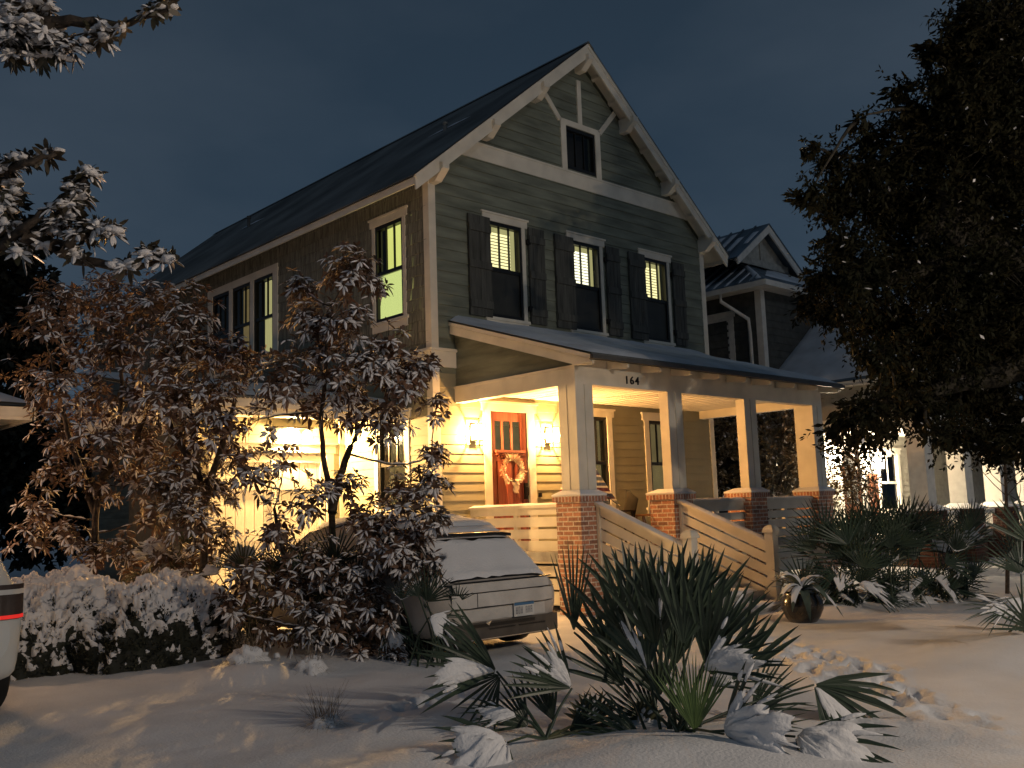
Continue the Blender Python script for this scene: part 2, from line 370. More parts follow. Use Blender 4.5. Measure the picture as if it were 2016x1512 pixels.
MOUNDS = [(onz(-.08, 1850, 1240), 1.7, 1.3, .17), (onz(-.08, 2010, 1300), 1.1, .8, .20), (onz(-.08, 600, 1300), 1.5, 1.0, .14), (onz(-.08, 250, 1250), 2.2, 2., .12),
          (onz(-.08, 1200, 1505), .9, .5, .10), (onz(-.08, 1450, 1490), .8, .5, .08), (onz(-.08, 850, 1420), .9, .35, .08), (onz(-.08, 500, 1335), .5, .4, .08), (onz(-.08, 820, 1500), .8, .3, .09), (onz(-.08, 1650, 1205), 1.1, .5, .10)]
PB = {}
for P_ in PRINTS:
    for k in {(int((P_[0]+a)//1), int((P_[1]+c)//1)) for a in (-.6, 0, .6) for c in (-.6, 0, .6)}: PB.setdefault(k, []).append(P_)
def gh(x, y):
    z = -.085+.045*fbm(x*.25, y*.25)+.020*fbm(x*.8+5, y*.8)+.006*fbm(x*3, y*3)
    r = math.hypot(x+3, y+3)
    if r > 30: z += .004*(r-30)*(fbm(x*.02, y*.02)+.3)
    for c, a, b, h in MOUNDS:
        dx, dy = x-c[0], y-c[1]; q = (dx/a)**2+(dy/b)**2
        if q < 6: z += h*math.exp(-q)
    for px, py, dx, dy, rr, dp in PB.get((int(x//1), int(y//1)), ()):
        ex, ey = x-px, y-py
        if abs(ex) < .6 and abs(ey) < .6:
            l = (ex*dx+ey*dy)/(1.45*rr); s = (-ex*dy+ey*dx)/(.8*rr); q = math.sqrt(l*l+s*s)+.22*fbm(x*9, y*9, px)
            if q < 1: z -= dp*smooth(1, .55, q)
            elif q < 1.9: z += .28*dp*(1-abs(q-1.35)/.55)*(.4+1.5*max(0, fbm(x*10, y*10, 2)+.1)) if abs(q-1.35) < .55 else 0
    # wheel tracks on the drive
    if -4.2 < x < -1.4 and y < -4.6:
        for wx in (-3.75, -2.15): z -= .03*math.exp(-((x-wx)/.16)**2)*smooth(-9, -6, y)
    return z
def axis_pts(lo, hi, step, far, k=1.22):
    a = list(np.arange(lo, hi+1e-6, step)); s = step
    while a[-1] < far: s *= k; a.append(a[-1]+s)
    s = step; b = [lo]
    while b[-1] > -far: s *= k; b.append(b[-1]-s)
    return b[:0:-1]+a
gx = axis_pts(-9.2, 3.6, .032, 420); gy = axis_pts(-11.0, -4.4, .032, 420)
g = MB(); g.grid([[(x, y, gh(x, y)) for x in gx] for y in gy])
g.f = [f[::-1] for f in g.f] if False else g.f
tag(g.build('snowy_ground', SNOW), 'white snow lying over the yard, drive and street', 'ground', None, 'structure')

# ------------------------------------------------------------------ the main house
HW, HL, EZ, SL = 8.10, 16.4, 7.30, .836        # width, depth, eave tip height, roof slope
OV = .58; RY = -.34; PKX = HW/2
PK = EZ+SL*(PKX+OV)
house = thing('green_house', 'two storey grey green house with lit front porch, red door and number 164', 'house', (4.05, 0, -.1))
def under(x): return EZ+SL*(OV+min(x, HW-x))-.20
WT = under(0)
WIN = [(1.39, 2.24), (3.64, 4.48), (5.89, 6.71)]
holesF = [(a, b, 5.09, 6.93) for a, b in WIN]+[(3.61, 4.50, 8.45, 9.36)]
def limF(z):
    d = max(0, (z-WT)/SL); return (.06+d, HW-.06-d)
mb = siding(MB(), 1, 0, 3.95, PK-.25, .205, limF, holesF, -1, .019)
mb.build('front_wall', SIDING, house)
holesP = [(1.29, 2.22, .85, 3.33), (3.62, 4.46, 1.49, 3.34), (5.79, 6.63, 1.49, 3.33)]
siding(MB(), 1, 0, -.1, 3.95, .165, lambda z: (.06, HW-.06), holesP, -1).build('porch_wall', LITSIDE, house)
SW = [(.77, 1.646, 5.08, 6.935)]; TW = [(5.53, 6.406), (6.561, 7.438), (7.591, 8.461)]
holesS = SW+[(a, b, 5.08, 6.88) for a, b in TW]
siding(MB(), 0, 0, 4.3, WT+.05, .205, lambda z: (.06, HL), holesS, -1, .012, True).build('side_wall', SHAKE, house)
GW = (.80, 1.66, 1.62, 3.22)
siding(MB(), 0, 0, -.1, 4.1, .165, lambda z: (.06, 2.8), [GW], -1).build('carport_side_wall', LITSIDE, house)
siding(MB(), 0, 0, -.1, 4.1, .165, lambda z: (5.6, HL), [], -1).build('rear_side_wall', SIDING, house)
mb = MB(); mb.poly([(HW, 0, -.1), (HW, HL, -.1), (HW, HL, WT), (HW, 0, WT)]); mb.poly([(0, HL, -.1), (0, HL, WT), (PKX, HL, PK-.2), (HW, HL, WT), (HW, HL, -.1)])
mb.build('rear_wall', SIDING, house)
# corner boards, belt board, frieze
mb = MB()
for x0, x1 in ((-.022, .135), (HW-.135, HW+.022)): mb.box(x0, x1, -.025, .0, -.1, WT+.08)
mb.box(-.022, 0, .0, .135, -.1, WT+.05); mb.box(HW, HW+.022, 0, .135, -.1, WT+.05)
build_each(mb, 'corner_board', TRIM, house)
mb = MB(); mb.box(-.05, 0, -.05, 2.78, 4.05, 4.33); mb.box(-.07, 0, -.07, 2.78, 4.33, 4.385); mb.box(-.05, 0, 2.78, HL, 4.05, 4.33)
mb.box(0, .505, -.05, -.026, 4.05, 4.33); mb.box(0, .53, -.07, -.026, 4.33, 4.385)
mb.build('belt_board', TRIM, house)
mb = MB(); d0 = (8.07-WT)/SL; d1 = (8.35-WT)/SL
mb.prism([(d0-.1, 8.07), (HW-d0+.1, 8.07), (HW-d1+.1, 8.36), (d1-.1, 8.36)], -.032, 0, 1); mb.box(d1-.1, HW-d1+.1, -.045, 0, 8.36, 8.40)
mb.build('frieze_band', TRIM, house)
# roof: corrugated sheets
def corr(mb, f, n, per, amp, lo, hi, thick=.02):
    """f(s,t)->point; s along the waves' row; t across; waves offset along z"""
    top = [[None]*2 for _ in range(n+1)]
    for i in range(n+1):
        s = lo+(hi-lo)*i/n; dz = amp*math.cos(2*math.pi*(s-lo)/per)
        for j, t in enumerate((0, 1)):
            p = f(s, t); top[i][j] = (p[0], p[1], p[2]+dz)
    mb.grid(top); mb.grid([[(p[0], p[1], p[2]-thick) for p in r][::-1] for r in top])
    for k in (0, 1):
        mb.grid([[r[k], (r[k][0], r[k][1], r[k][2]-thick)] for r in top], False)
mb = MB(); n = int((HL+.7)/.075*5)
corr(mb, lambda s, t: (-OV+t*(PKX+OV), s, EZ+SL*t*(PKX+OV)), n, .075, .006, RY-.03, HL+.34)
corr(mb, lambda s, t: (HW+OV-t*(PKX+OV), s, EZ+SL*t*(PKX+OV)), n, .075, .006, RY-.03, HL+.34)
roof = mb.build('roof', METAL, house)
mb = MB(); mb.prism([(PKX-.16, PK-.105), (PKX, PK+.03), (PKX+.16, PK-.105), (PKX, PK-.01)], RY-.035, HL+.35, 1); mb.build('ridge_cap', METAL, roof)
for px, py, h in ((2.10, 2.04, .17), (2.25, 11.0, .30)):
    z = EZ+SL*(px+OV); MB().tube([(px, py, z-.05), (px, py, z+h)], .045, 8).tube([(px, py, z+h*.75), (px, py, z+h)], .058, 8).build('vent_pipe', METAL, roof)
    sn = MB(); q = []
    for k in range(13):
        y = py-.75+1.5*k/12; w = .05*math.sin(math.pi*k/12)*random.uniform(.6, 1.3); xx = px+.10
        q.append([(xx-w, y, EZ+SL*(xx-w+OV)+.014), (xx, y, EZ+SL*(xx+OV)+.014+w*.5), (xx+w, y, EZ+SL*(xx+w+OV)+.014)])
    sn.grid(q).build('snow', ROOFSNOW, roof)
# barge boards, soffit, rafters, fascia
mb = MB()
for sx in (1, -1):
    X = (lambda x: x) if sx == 1 else (lambda x: HW-x)
    def zt(x): return EZ+SL*(x+OV)-.022
    for o, dep, y0, y1 in ((0, .30, RY, RY+.04), (0, .085, RY-.022, RY)):
        a, b = -OV+.03, PKX
        pts = [(X(a), zt(a)), (X(b), zt(b)), (X(b), zt(b)-dep), (X(a+.03), zt(a)-dep*.86)]
        mb.prism(pts if sx == 1 else pts[::-1], y0, y1, 1)
build_each(mb, 'barge_board', TRIM, house)
mb = MB()
for sx in (1, -1):
    X = (lambda x: x) if sx == 1 else (lambda x: HW-x)
    for a, b in ((-OV+.06, PKX),):
        mb.poly([(X(a), RY+.04, EZ+SL*(a+OV)-.12), (X(b), RY+.04, EZ+SL*(b+OV)-.12), (X(b), 0, EZ+SL*(b+OV)-.12), (X(a), 0, EZ+SL*(a+OV)-.12)])
    for k in range(9):
        a = .05+k*.5; mb.hexa([(X(a), RY+.04, EZ+SL*(a+OV)-.19), (X(a+.05), RY+.04, EZ+SL*(a+.05+OV)-.19), (X(a+.05), 0, EZ+SL*(a+.05+OV)-.19), (X(a), 0, EZ+SL*(a+OV)-.19),
                               (X(a), RY+.04, EZ+SL*(a+OV)-.12), (X(a+.05), RY+.04, EZ+SL*(a+.05+OV)-.12), (X(a+.05), 0, EZ+SL*(a+.05+OV)-.12), (X(a), 0, EZ+SL*(a+OV)-.12)])
for X in ((lambda x: x), (lambda x: HW-x)):
    mb.poly([(X(-OV+.06), RY+.04, EZ+SL*.06-.12), (X(.0), RY+.04, EZ+SL*OV-.12), (X(.0), HL+.3, EZ+SL*OV-.12), (X(-OV+.06), HL+.3, EZ+SL*.06-.12)])
mb.build('rake_soffit', TRIM, house)
mb = MB()
for s in (0, 1):
    a, b = (-OV+.04, -OV+.075) if s == 0 else (HW+OV-.075, HW+OV-.04)
    mb.box(a, b, RY+.05, HL+.3, EZ-.15, EZ-.02)
build_each(mb, 'eave_fascia', TRIM, house)
# lookout brackets
for k in range(7):
    x = k*HW/6; w = .075; zt_ = (EZ+SL*(OV+min(x, HW-x))-.13) if k not in (0, 6) else EZ+.36
    if k == 3: zt_ = PK-.26
    if k == 0: x += .075
    if k == 6: x -= .075
    p = [(0, zt_-.31), (-.20, zt_-.31), (-.43, zt_-.13), (-.43, zt_-.03), (-.34, zt_), (0, zt_)]
    MB().prism([(a, b) for a, b in p], x-w, x+w, 0).build('roof_bracket', TRIM, house)
# gable strut work
mb = MB(); mb.box(PKX-.06, PKX+.06, -.04, 0, 9.49, 10.45)
for s in (-1, 1):
    a = (PKX+s*.60, 9.44); b = (PKX+s*1.13, 10.03); d = nrm((b[0]-a[0], b[1]-a[1])); q = np.array((-d[1], d[0]))*.055
    mb.prism([(a[0]-q[0], a[1]-q[1]), (b[0]-q[0], b[1]-q[1]), (b[0]+q[0], b[1]+q[1]), (a[0]+q[0], a[1]+q[1])][::s], -.035, 0, 1)
build_each(mb, 'gable_strut', TRIM, house)

def window(par, axis, pl, out, a0, a1, z0, z1, trim=None, kind='dark', muntin=2, meet=.5, name='window', fm=BLACK, tm=TRIM, head=True, sill=True, tw=.09):
    """a double hung window as a part with frame, panes, trim, blind or lit room behind"""
    def B(mb, p0, p1, o0, o1, zz0, zz1):
        lo, hi = sorted((pl+out*o0, pl+out*o1))
        return mb.box(p0, p1, lo, hi, zz0, zz1) if axis == 1 else mb.box(lo, hi, p0, p1, zz0, zz1)
    def Q(mb, p0, p1, o, zz0, zz1):
        q = [(p0, zz0), (p1, zz0), (p1, zz1), (p0, zz1)]
        if (axis == 1) == (out > 0): q = q[::-1]
        return mb.poly([(p, pl+out*o, z) if axis == 1 else (pl+out*o, p, z) for p, z in q])
    f = MB(); t = .055
    B(f, a0, a0+t, -.10, .01, z0, z1); B(f, a1-t, a1, -.10, .01, z0, z1); B(f, a0+t, a1-t, -.10, .01, z1-t*1.3, z1); B(f, a0+t, a1-t, -.10, .012, z0, z0+t*1.2)
    zm = z0+(z1-z0)*meet
    if meet < .95: B(f, a0+t, a1-t, -.06, -.005, zm-.035, zm+.035)
    for k in range(1, muntin+1):
        c = a0+t+(a1-a0-2*t)*k/(muntin+1); B(f, c-.012, c+.012, -.05, -.012, (zm+.035) if meet < .95 else z0+t, z1-t*1.3)
    if axis == 0 and kind == 'lime': B(f, a1-t-.045, a1-t, -.09, -.055, z0+t, z1-t)
    w = f.build(name, fm, par)
    p = MB(); Q(p, a0+t, a1-t, -.035, z0+t, z1-t); p.build('pane', GLASS, w)
    r = MB(); dpt = .42
    B(r, a0-.25, a1+.25, -dpt-.02, -dpt, z0-.2, z1+.2)
    if kind == 'blind' or kind == 'blindw':
        r.build('room', DARKROOM, w)
        m = BLIND if kind == 'blind' else BLINDW
        bl = MB(); n = int((z1-zm)/.062)
        for k in range(n):
            zz = zm+.03+k*.062
            if zz > z1-.16: break
            B(bl, a0+.04, a1-.17, -.135, -.13, zz, zz+.044)
        bl.build('blind', m, w)
        cu = MB(); B(cu, a1-.15, a1-.0, -.20, -.19, zm-.05, z1); B(cu, a0, a1, -.20, -.19, z1-.16, z1); cu.build('lit_reveal', CURTLIT, w)
        sc = MB(); Q(sc, a0+t, a1-t, -.030, z0+t, zm-.035); sc.build('insect_screen', SCREEN, w)
    elif kind == 'lime':
        r.build('lit_room', LITROOM, w); q = MB(); Q(q, a0+t, a1-t, -.05, z0+t, zm-.035); q.build('lit_shade', LITFROST, w)
    elif kind == 'curtain':
        r.build('room', DARKROOM, w); q = MB(); c = a1-t-.20; B(q, c, a1-t+.1, -.30, -.29, z0, z1); q.build('lit_curtain', CURTLIT, w)
    elif kind == 'curtain_dim':
        r.build('room', DARKROOM, w); q = MB(); c = a1-t-.16; B(q, c, a1-t+.1, -.30, -.29, z0, z1); q.build('lit_curtain', DIMROOM, w)
    elif kind == 'dim':
        r.build('dim_room', DIMROOM, w)
    else: r.build('room', DARKROOM, w)
    if trim is None:
        tmb = MB(); h = .135
        B(tmb, a0-tw, a0, 0, .028, z0-.0, z1); B(tmb, a1, a1+tw, 0, .028, z0-.0, z1)
        if head:
            B(tmb, a0-tw-.06, a1+tw+.06, 0, .034, z1, z1+h); B(tmb, a0-tw-.09, a1+tw+.09, 0, .055, z1+h, z1+h+.035)
        else: B(tmb, a0-tw, a1+tw, 0, .028, z1, z1+.14)
        tmb.build('window_trim', tm, w)
        if sill:
            s = MB(); B(s, a0-tw-.05, a1+tw+.05, 0, .05, z0-.055, z0); B(s, a0-tw-.02, a1+tw+.02, 0, .03, z0-.19, z0-.055); s.build('sill', tm, w)
    return w
for k, (a, b) in enumerate(WIN):
    window(house, 1, 0, -1, a, b, 5.09, 6.93, kind='blindw' if k == 1 else 'blind')
    # snow lying on the roof under the sill
# shutters (board and batten), standing a little off the wall
for k, (a, b) in enumerate(WIN):
    for s in (0, 1):
        x0, x1 = (a-.53, a+.0) if s == 0 else (b+.15, b+.57)
        if s == 0: x1 = a+.005
        n = 4; mb = MB(); wdt = (x1-x0)/n
        for j in range(n): mb.box(x0+j*wdt+.002, x0+(j+1)*wdt-.002, -.072+random.uniform(-.003, .003), -.040, 5.06, 6.96)
        mb.box(x0, x1, -.040, -.036, 5.06, 6.96)
        sh = mb.build('shutter', SHUT, house)
        mb = MB()
        for z in (5.28, 6.02, 6.72): mb.box(x0, x1, -.098, -.074, z-.07, z+.07)
        build_each(mb, 'batten', SHUT, sh)
        if s == 1:
            mb = MB()
            for z in (5.34, 6.66): mb.box(x0-.05, x0+.03, -.088, -.030, z-.05, z+.05)
            build_each(mb, 'hinge', IRON, sh)
window(house, 1, 0, -1, 3.61, 4.50, 8.45, 9.36, trim=0, kind='dark', meet=1.0, muntin=2)
mb = MB(); mb.box(3.46, 3.61, -.035, 0, 8.40, 9.37); mb.box(4.50, 4.65, -.035, 0, 8.40, 9.37); mb.box(3.46, 4.65, -.035, 0, 9.37, 9.49); mb.build('gable_window_trim', TRIM, house)
window(house, 0, 0, -1, .77, 1.646, 5.08, 6.935, kind='lime')
for k, (a, b) in enumerate(TW): window(house, 0, 0, -1, a, b, 5.08, 6.88, trim=0, kind='curtain' if k == 0 else ('curtain_dim' if k == 1 else 'dark'), meet=.48)
mb = MB(); mb.box(-.03, 0, 5.32, 5.53, 4.95, 6.88); mb.box(-.03, 0, 6.406, 6.561, 4.95, 6.88); mb.box(-.03, 0, 7.438, 7.591, 4.95, 6.88); mb.box(-.03, 0, 8.461, 8.70, 4.95, 6.88)
mb.box(-.034, 0, 5.31, 8.71, 6.88, 7.05); mb.box(-.05, 0, 5.28, 8.74, 4.88, 4.95); mb.build('triple_window_trim', TRIM, house)
window(house, 1, 0, -1, 3.62, 4.46, 1.49, 3.34, kind='dim', tw=.15)
window(house, 1, 0, -1, 5.79, 6.63, 1.49, 3.33, kind='dim', tw=.15)
window(house, 0, 0, -1, .80, 1.66, 1.62, 3.22, kind='dim', tw=.11)

# ------------------------------------------------------------------ front door
mb = MB(); dx0, dx1, dz0, dz1 = 1.30, 2.21, .87, 3.32
mb.box(dx0, dx0+.13, .02, .065, dz0, dz1); mb.box(dx1-.13, dx1, .02, .065, dz0, dz1); mb.box(dx0+.13, dx1-.13, .02, .065, 3.16, dz1)
mb.box(dx0+.13, dx1-.13, .02, .065, 2.42, 2.62); mb.box(dx0+.13, dx1-.13, .02, .065, dz0, 1.1)
for c in (1.615, 1.845): mb.box(c-.018, c+.018, .02, .06, 2.62, 3.16)
for c in (1.52, 1.755, 1.99): mb.box(c-.055, c+.055, .025, .06, 1.1, 2.42)
mb.box(dx0+.13, dx1-.13, .045, .06, 1.1, 2.42)
door = mb.build('front_door', DOORR, house)
mb = MB(); mb.box(dx0+.10, dx1-.10, -.045, .02, 2.575, 2.62); mb.box(dx0+.12, dx1-.12, -.025, .02, 2.53, 2.575)
for k in range(9): mb.box(dx0+.17+k*.067, dx0+.20+k*.067, -.015, .02, 2.49, 2.53)
mb.build('dentil_shelf', DOORR, door)
MB().poly([(dx0+.13, .045, 2.62), (dx1-.13, .045, 2.62), (dx1-.13, .045, 3.16), (dx0+.13, .045, 3.16)]).build('glass', GLASS, door)
MB().box(.7, 3.3, .30, .32, .85, 3.6).build('dim_hall', DIMROOM, door)
mb = MB(); mb.box(2.10, 2.17, -.02, .02, 1.72, 2.02); mb.tube([(2.135, -.02, 1.95), (2.135, -.075, 1.93), (2.135, -.075, 1.80), (2.135, -.02, 1.77)], .012, 6); mb.build('handle', IRON, door)
mb = MB(); mb.box(1.12, 1.29, -.035, 0, .85, 3.33); mb.box(2.22, 2.39, -.035, 0, .85, 3.33); mb.box(1.08, 2.45, -.04, 0, 3.33, 3.475); mb.box(1.05, 2.48, -.065, 0, 3.475, 3.515); mb.build('door_trim', TRIM, house)
MB().box(2.445, 2.515, -.045, -.012, 1.755, 1.835).build('doorbell', IRON, house)

# ------------------------------------------------------------------ front porch
YF = -2.94; ZB, ZT = 3.43, 3.71; ZC = 1.715
CX = [(.475, .865), (2.746, 3.135), (5.012, 5.40), (7.424, 7.79)]
CD = [.37, .185, .185, .42]
mb = MB(); mb.box(.52, 7.75, -2.86, -.02, .70, .85); mb.build('porch_floor', CONC, house)
mb = MB(); mb.poly([(.50, YF+.15, 3.60), (.50, 0, 3.60), (7.75, 0, 3.60), (7.75, YF+.15, 3.60)]); 
for k in range(28): mb.box(.52+k*.26, .525+k*.26, YF+.18, -.02, 3.592, 3.60)
mb.build('porch_ceiling', CEIL, house)
mb = MB(); mb.box(.475, 7.79, YF, YF+.185, ZB, ZT); mb.box(.53, 7.74, YF+.012, YF+.05, ZT, 3.90); mb.box(.475, .655, YF+.185, -.015, ZB, ZT); mb.box(7.60, 7.79, YF+.185, -.015, ZB, ZT)
mb.box(.462, .475, YF-.012, -.015, ZT-.035, ZT+.01); mb.build('porch_beam', TRIM, house)
# gable ends of the porch
mb = siding(MB(), 0, .52, ZT, 4.75, .165, lambda z: (-max(.01, (4.76-z)/.322), -.01), [], -1, .010); mb.build('porch_gable_siding', SIDING, house)
PRS = .3155
def prz(y): return 4.90+PRS*y        # top of the porch roof over y (y<=0)
mb = MB()
for x0, x1 in ((.385, .425), (7.80, 7.84)):
    mb.prism([(-.03, prz(-.03)-.09), (-3.33, prz(-3.33)-.09), (-3.38, prz(-3.38)-.13), (-3.07, prz(-3.07)-.245), (-.03, prz(-.03)-.235)], x0, x1, 0)
build_each(mb, 'porch_rake_board', TRIM, house)
mb = MB()
corr(mb, lambda s, t: (s, -.01-3.40*t, prz(-3.40*t)), int((7.86-.365)/.075*5), .075, .009, .365, 7.86, .022)
pr = mb.build('porch_roof', METAL, house)
MB().prism([(-.03, prz(-.03)-.085), (-3.38, prz(-3.38)-.085), (-3.38, prz(-3.38)-.02), (-.03, prz(-.03)-.02)], .366, .392, 0).build('rake_flashing', TRIM, pr)
mb = MB(); mb.box(.36, 7.87, -3.45, -3.385, prz(-3.4)-.085, prz(-3.4)-.02); mb.build('gutter', GUTTER, pr)
rows = []
for j in range(40):
    t = j/39; y = -.02-3.33*t; r = []
    for i in range(110):
        x = .40+7.42*i/109; e = min(1, min(i, 109-i)/2.5)*min(1, (39-j)/1.5)
        th = .055+.02*fbm(x*.8, y*.8)+.012*fbm(x*4, y*4)+(.05*smooth(.12, 0, t))
        r.append((x, y, prz(y)+.012+max(.0, th)*e))
    rows.append(r)
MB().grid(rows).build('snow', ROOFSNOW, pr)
mb = MB()
for k in range(10):
    x = .43+k*.812; x = min(x, 7.74)
    mb.prism([(YF, prz(YF)-.10), (-3.36, prz(-3.36)-.10), (-3.36, prz(-3.36)-.155), (-3.30, prz(-3.36)-.175), (YF, ZT-.0)], x, x+.045, 0)
mb.poly([(.40, -3.38, prz(-3.38)-.10), (7.82, -3.38, prz(-3.38)-.10), (7.82, YF, prz(YF)-.10), (.40, YF, prz(YF)-.10)][::-1])
mb.build('rafter_tails', TRIM, house)
for (x0, x1), dp, k in zip(CX, CD, range(4)):
    y0, y1 = YF, YF+dp; g_ = .014; mb = MB(); mb.box(x0+.014, x1-.014, y0+.014, y1-.014, 1.76, ZB)
    xm = x0+(x1-x0)*.5; ym = y0+dp*.5
    for a, b in ((x0, xm-g_), (xm+g_, x1)): mb.box(a, b, y0, y0+.014, 1.76, ZB); mb.box(a, b, y1-.014, y1, 1.76, ZB)
    sg = ((y0+.014, ym-g_), (ym+g_, y1-.014)) if k == 0 else ((y0+.014, y1-.014),)
    for a, b in sg: mb.box(x0, x0+.014, a, b, 1.76, ZB); mb.box(x1-.014, x1, a, b, 1.76, ZB)
    mb.build('porch_column', TRIM, house)
    px0 = x0-.09; px1 = px0+.596 if k < 3 else x1+.12; py0 = YF-.09; py1 = py0+.596
    if k == 3: px0 = 7.29; px1 = 7.91
    pier = MB().box(px0+.04, px1-.04, py0+.04, py1-.04, -.25, 1.612).build('brick_pier', BRICK, house)
    MB().box(px0, px1, py0, py1, 1.612, 1.705).build('pier_cap', SOLD, pier)
    mb = MB(); c = 1.705; e = .006
    lo = [(px0-e, py0-e, c), (px1+e, py0-e, c), (px1+e, py1+e, c), (px0-e, py1+e, c)]; md = [(p[0], p[1], c+.022) for p in lo]
    hi = [(x0-.012, y0-.012, c+.085), (x1+.012, y0-.012, c+.085), (x1+.012, max(y1, y0+.3)+.012, c+.085), (x0-.012, max(y1, y0+.3)+.012, c+.085)]
    mb.hexa(lo+md)
    for q in range(4): mb.poly([md[q], md[(q+1) % 4], hi[(q+1) % 4], hi[q]])
    mb.build('snow_cap', SNOW, pier)
# railings
def rail(name, axis, pl, a0, a1, slats, posts=()):
    mb = MB()
    def B(p0, p1, o0, o1, z0, z1):
        return mb.box(p0, p1, pl+o0, pl+o1, z0, z1) if axis == 1 else mb.box(pl+o0, pl+o1, p0, p1, z0, z1)
    B(a0, a1, -.065, .065, 1.545, 1.585)
    for z0, z1 in slats: B(a0, a1, -.022, .0, z0, z1)
    for p in posts: B(p-.045, p+.045, .0, .07, .3, 1.545)
    o = mb.build(name, TRIM, house)
    s = MB(); n = 24; rows = []
    for i in range(n+1):
        p = a0+(a1-a0)*i/n; h = .035+.01*fbm(p*3, pl*2); e = .2 if i in (0, n) else 1
        rows.append([((p, pl+q, 1.585+h*e*k) if axis == 1 else (pl+q, p, 1.585+h*e*k)) for q, k in ((-.062, 0), (-.045, .8), (0, 1), (.045, .8), (.062, 0))])
    s.grid(rows).build('snow', SNOW, o); return o
S1 = [(1.43, 1.545), (1.24, 1.395), (1.05, 1.20), (.86, 1.015), (.66, .825), (.46, .625), (.26, .425), (.02, .225)]
rail('side_railing', 0, .66, -2.40, -.16, S1, (-.22, -1.28, -2.34))
S2 = [(1.38, 1.545), (1.215, 1.35), (1.03, 1.185), (.86, 1.0), (.66, .825), (.46, .625), (.2, .425)]
rail('front_railing', 1, -2.80, 3.26, 4.96, S2, (4.1,)); rail('front_railing', 1, -2.80, 5.52, 7.33, S2, (6.4,))
# steps with snow, sloped rails, newels
mb = MB()
for k in range(5):
    mb.box(.88, 2.76, -2.9-.42*(k+1), -2.9-.42*k, -.2, .68-.17*k)
st = mb.build('front_steps', CONC, house)
mb = MB()
for k in range(5): mb.blob((1.82, -2.9-.42*k-.22, .68-.17*k), .95, .26, .07, 24, 6, .05)
mb.build('snow', SNOW, st)
for xr in (.79, 2.83):
    mb = MB(); ya, yb = -3.0, -4.66; sl = -.408
    def zr(y, z): return z-sl*(y-ya)*1
    def sloped(z0, z1, x0, x1):
        mb.hexa([(x0, yb, zr(yb, z0)), (x1, yb, zr(yb, z0)), (x1, ya, z0), (x0, ya, z0), (x0, yb, zr(yb, z1)), (x1, yb, zr(yb, z1)), (x1, ya, z1), (x0, ya, z1)])
    sloped(1.555, 1.60, xr-.07, xr+.07)
    for z0, z1 in ((1.415, 1.555), (1.235, 1.385), (1.045, 1.20), (.855, 1.01), (.67, .82), (.48, .635)): sloped(z0, z1, xr-.012, xr+.012)
    mb.box(xr-.03, xr+.03, ya-.06, ya, .60, 1.56)
    sr = mb.build('stair_railing', TRIM, house)
    s = MB(); rows = []
    for i in range(25):
        y = ya+(yb-ya)*i/24; h = .032+.012*fbm(y*4, xr); e = .2 if i in (0, 24) else 1
        rows.append([(xr+q, y, zr(y, 1.60)+h*e*k) for q, k in ((-.068, 0), (-.05, .8), (0, 1), (.05, .8), (.068, 0))])
    s.grid(rows).build('snow', SNOW, sr)
    mb = MB(); w = .072; y = -4.72; mb.box(xr-w, xr+w, y-w, y+w, -.3, 1.04); mb.box(xr-w-.025, xr+w+.025, y-w-.025, y+w+.025, 1.04, 1.075)
    rows = []
    for k in range(7):
        f = math.cos(k/6*math.pi/2); z = 1.075+.085*math.sin(k/6*math.pi/2); q = (w+.018)*max(.02, f)
        rows.append([(xr-q, y-q, z), (xr+q, y-q, z), (xr+q, y+q, z), (xr-q, y+q, z)])
    mb.grid(rows, False, True); mb.build('newel_post', TRIM, house)
# house number
cu = bpy.data.curves.new('house_number', 'FONT'); cu.body = '164'; cu.size = .185; cu.extrude = .008; cu.offset = .0012; cu.space_character = 1.25
tmp = bpy.data.objects.new('tmp', cu); COL.objects.link(tmp); dg = bpy.context.evaluated_depsgraph_get(); dg.update()
me = bpy.data.meshes.new_from_object(tmp.evaluated_get(dg)); bpy.data.objects.remove(tmp)
me.transform(Matrix.Translation((1.64-4.05, YF-.012, 3.497+.1)) @ Matrix.Rotation(math.pi/2, 4, 'X') @ Matrix.Scale(1.12, 4, (1, 0, 0)))
me.materials.clear(); me.materials.append(NUM); o = bpy.data.objects.new('house_number', me); COL.objects.link(o); o.parent = house; ORG[o.name] = ORG[house.name]
# lanterns beside the door
def lantern(par, x, y, z, axis=1, w=.20, h=.31, d=.20, gm=LAMPG, watts=30, col=(1, .70, .34)):
    mb = MB(); t = .011
    mb.box(x-w*.32, x+w*.32, y-.018, y, z-h*.5, z+h*.5)
    y0, y1 = y-.05-d, y-.05
    for a in (x-w/2, x+w/2-t):
        for b in (y0, y1-t): mb.box(a, a+t, b, b+t, z-h/2, z+h/2)
    for zz in (z-h/2, z+h/2-t):
        mb.box(x-w/2, x+w/2, y0, y0+t, zz, zz+t); mb.box(x-w/2, x+w/2, y1-t, y1, zz, zz+t); mb.box(x-w/2, x-w/2+t, y0, y1, zz, zz+t); mb.box(x+w/2-t, x+w/2, y0, y1, zz, zz+t)
    mb.box(x-w*.25, x+w*.25, y1-.02, y-.01, z-h*.5, z-h*.5+.02); mb.box(x-.012, x+.012, y-.06, y-.01, z+h*.2, z+h*.25)
    o = mb.build('wall_lantern', IRON, par)
    MB().box(x-w*.43, x+w*.43, y0+d*.07, y1-d*.07, z-h*.45, z+h*.45).build('lantern_glass', gm, o)
    return o, (x, (y0+y1)/2, z)
for x in (.865, 2.735):
    o, p = lantern(house, x, -.015, 2.915)
    lamp('lantern_bulb', p, 290, (1.0, .49, .15), .022, house)

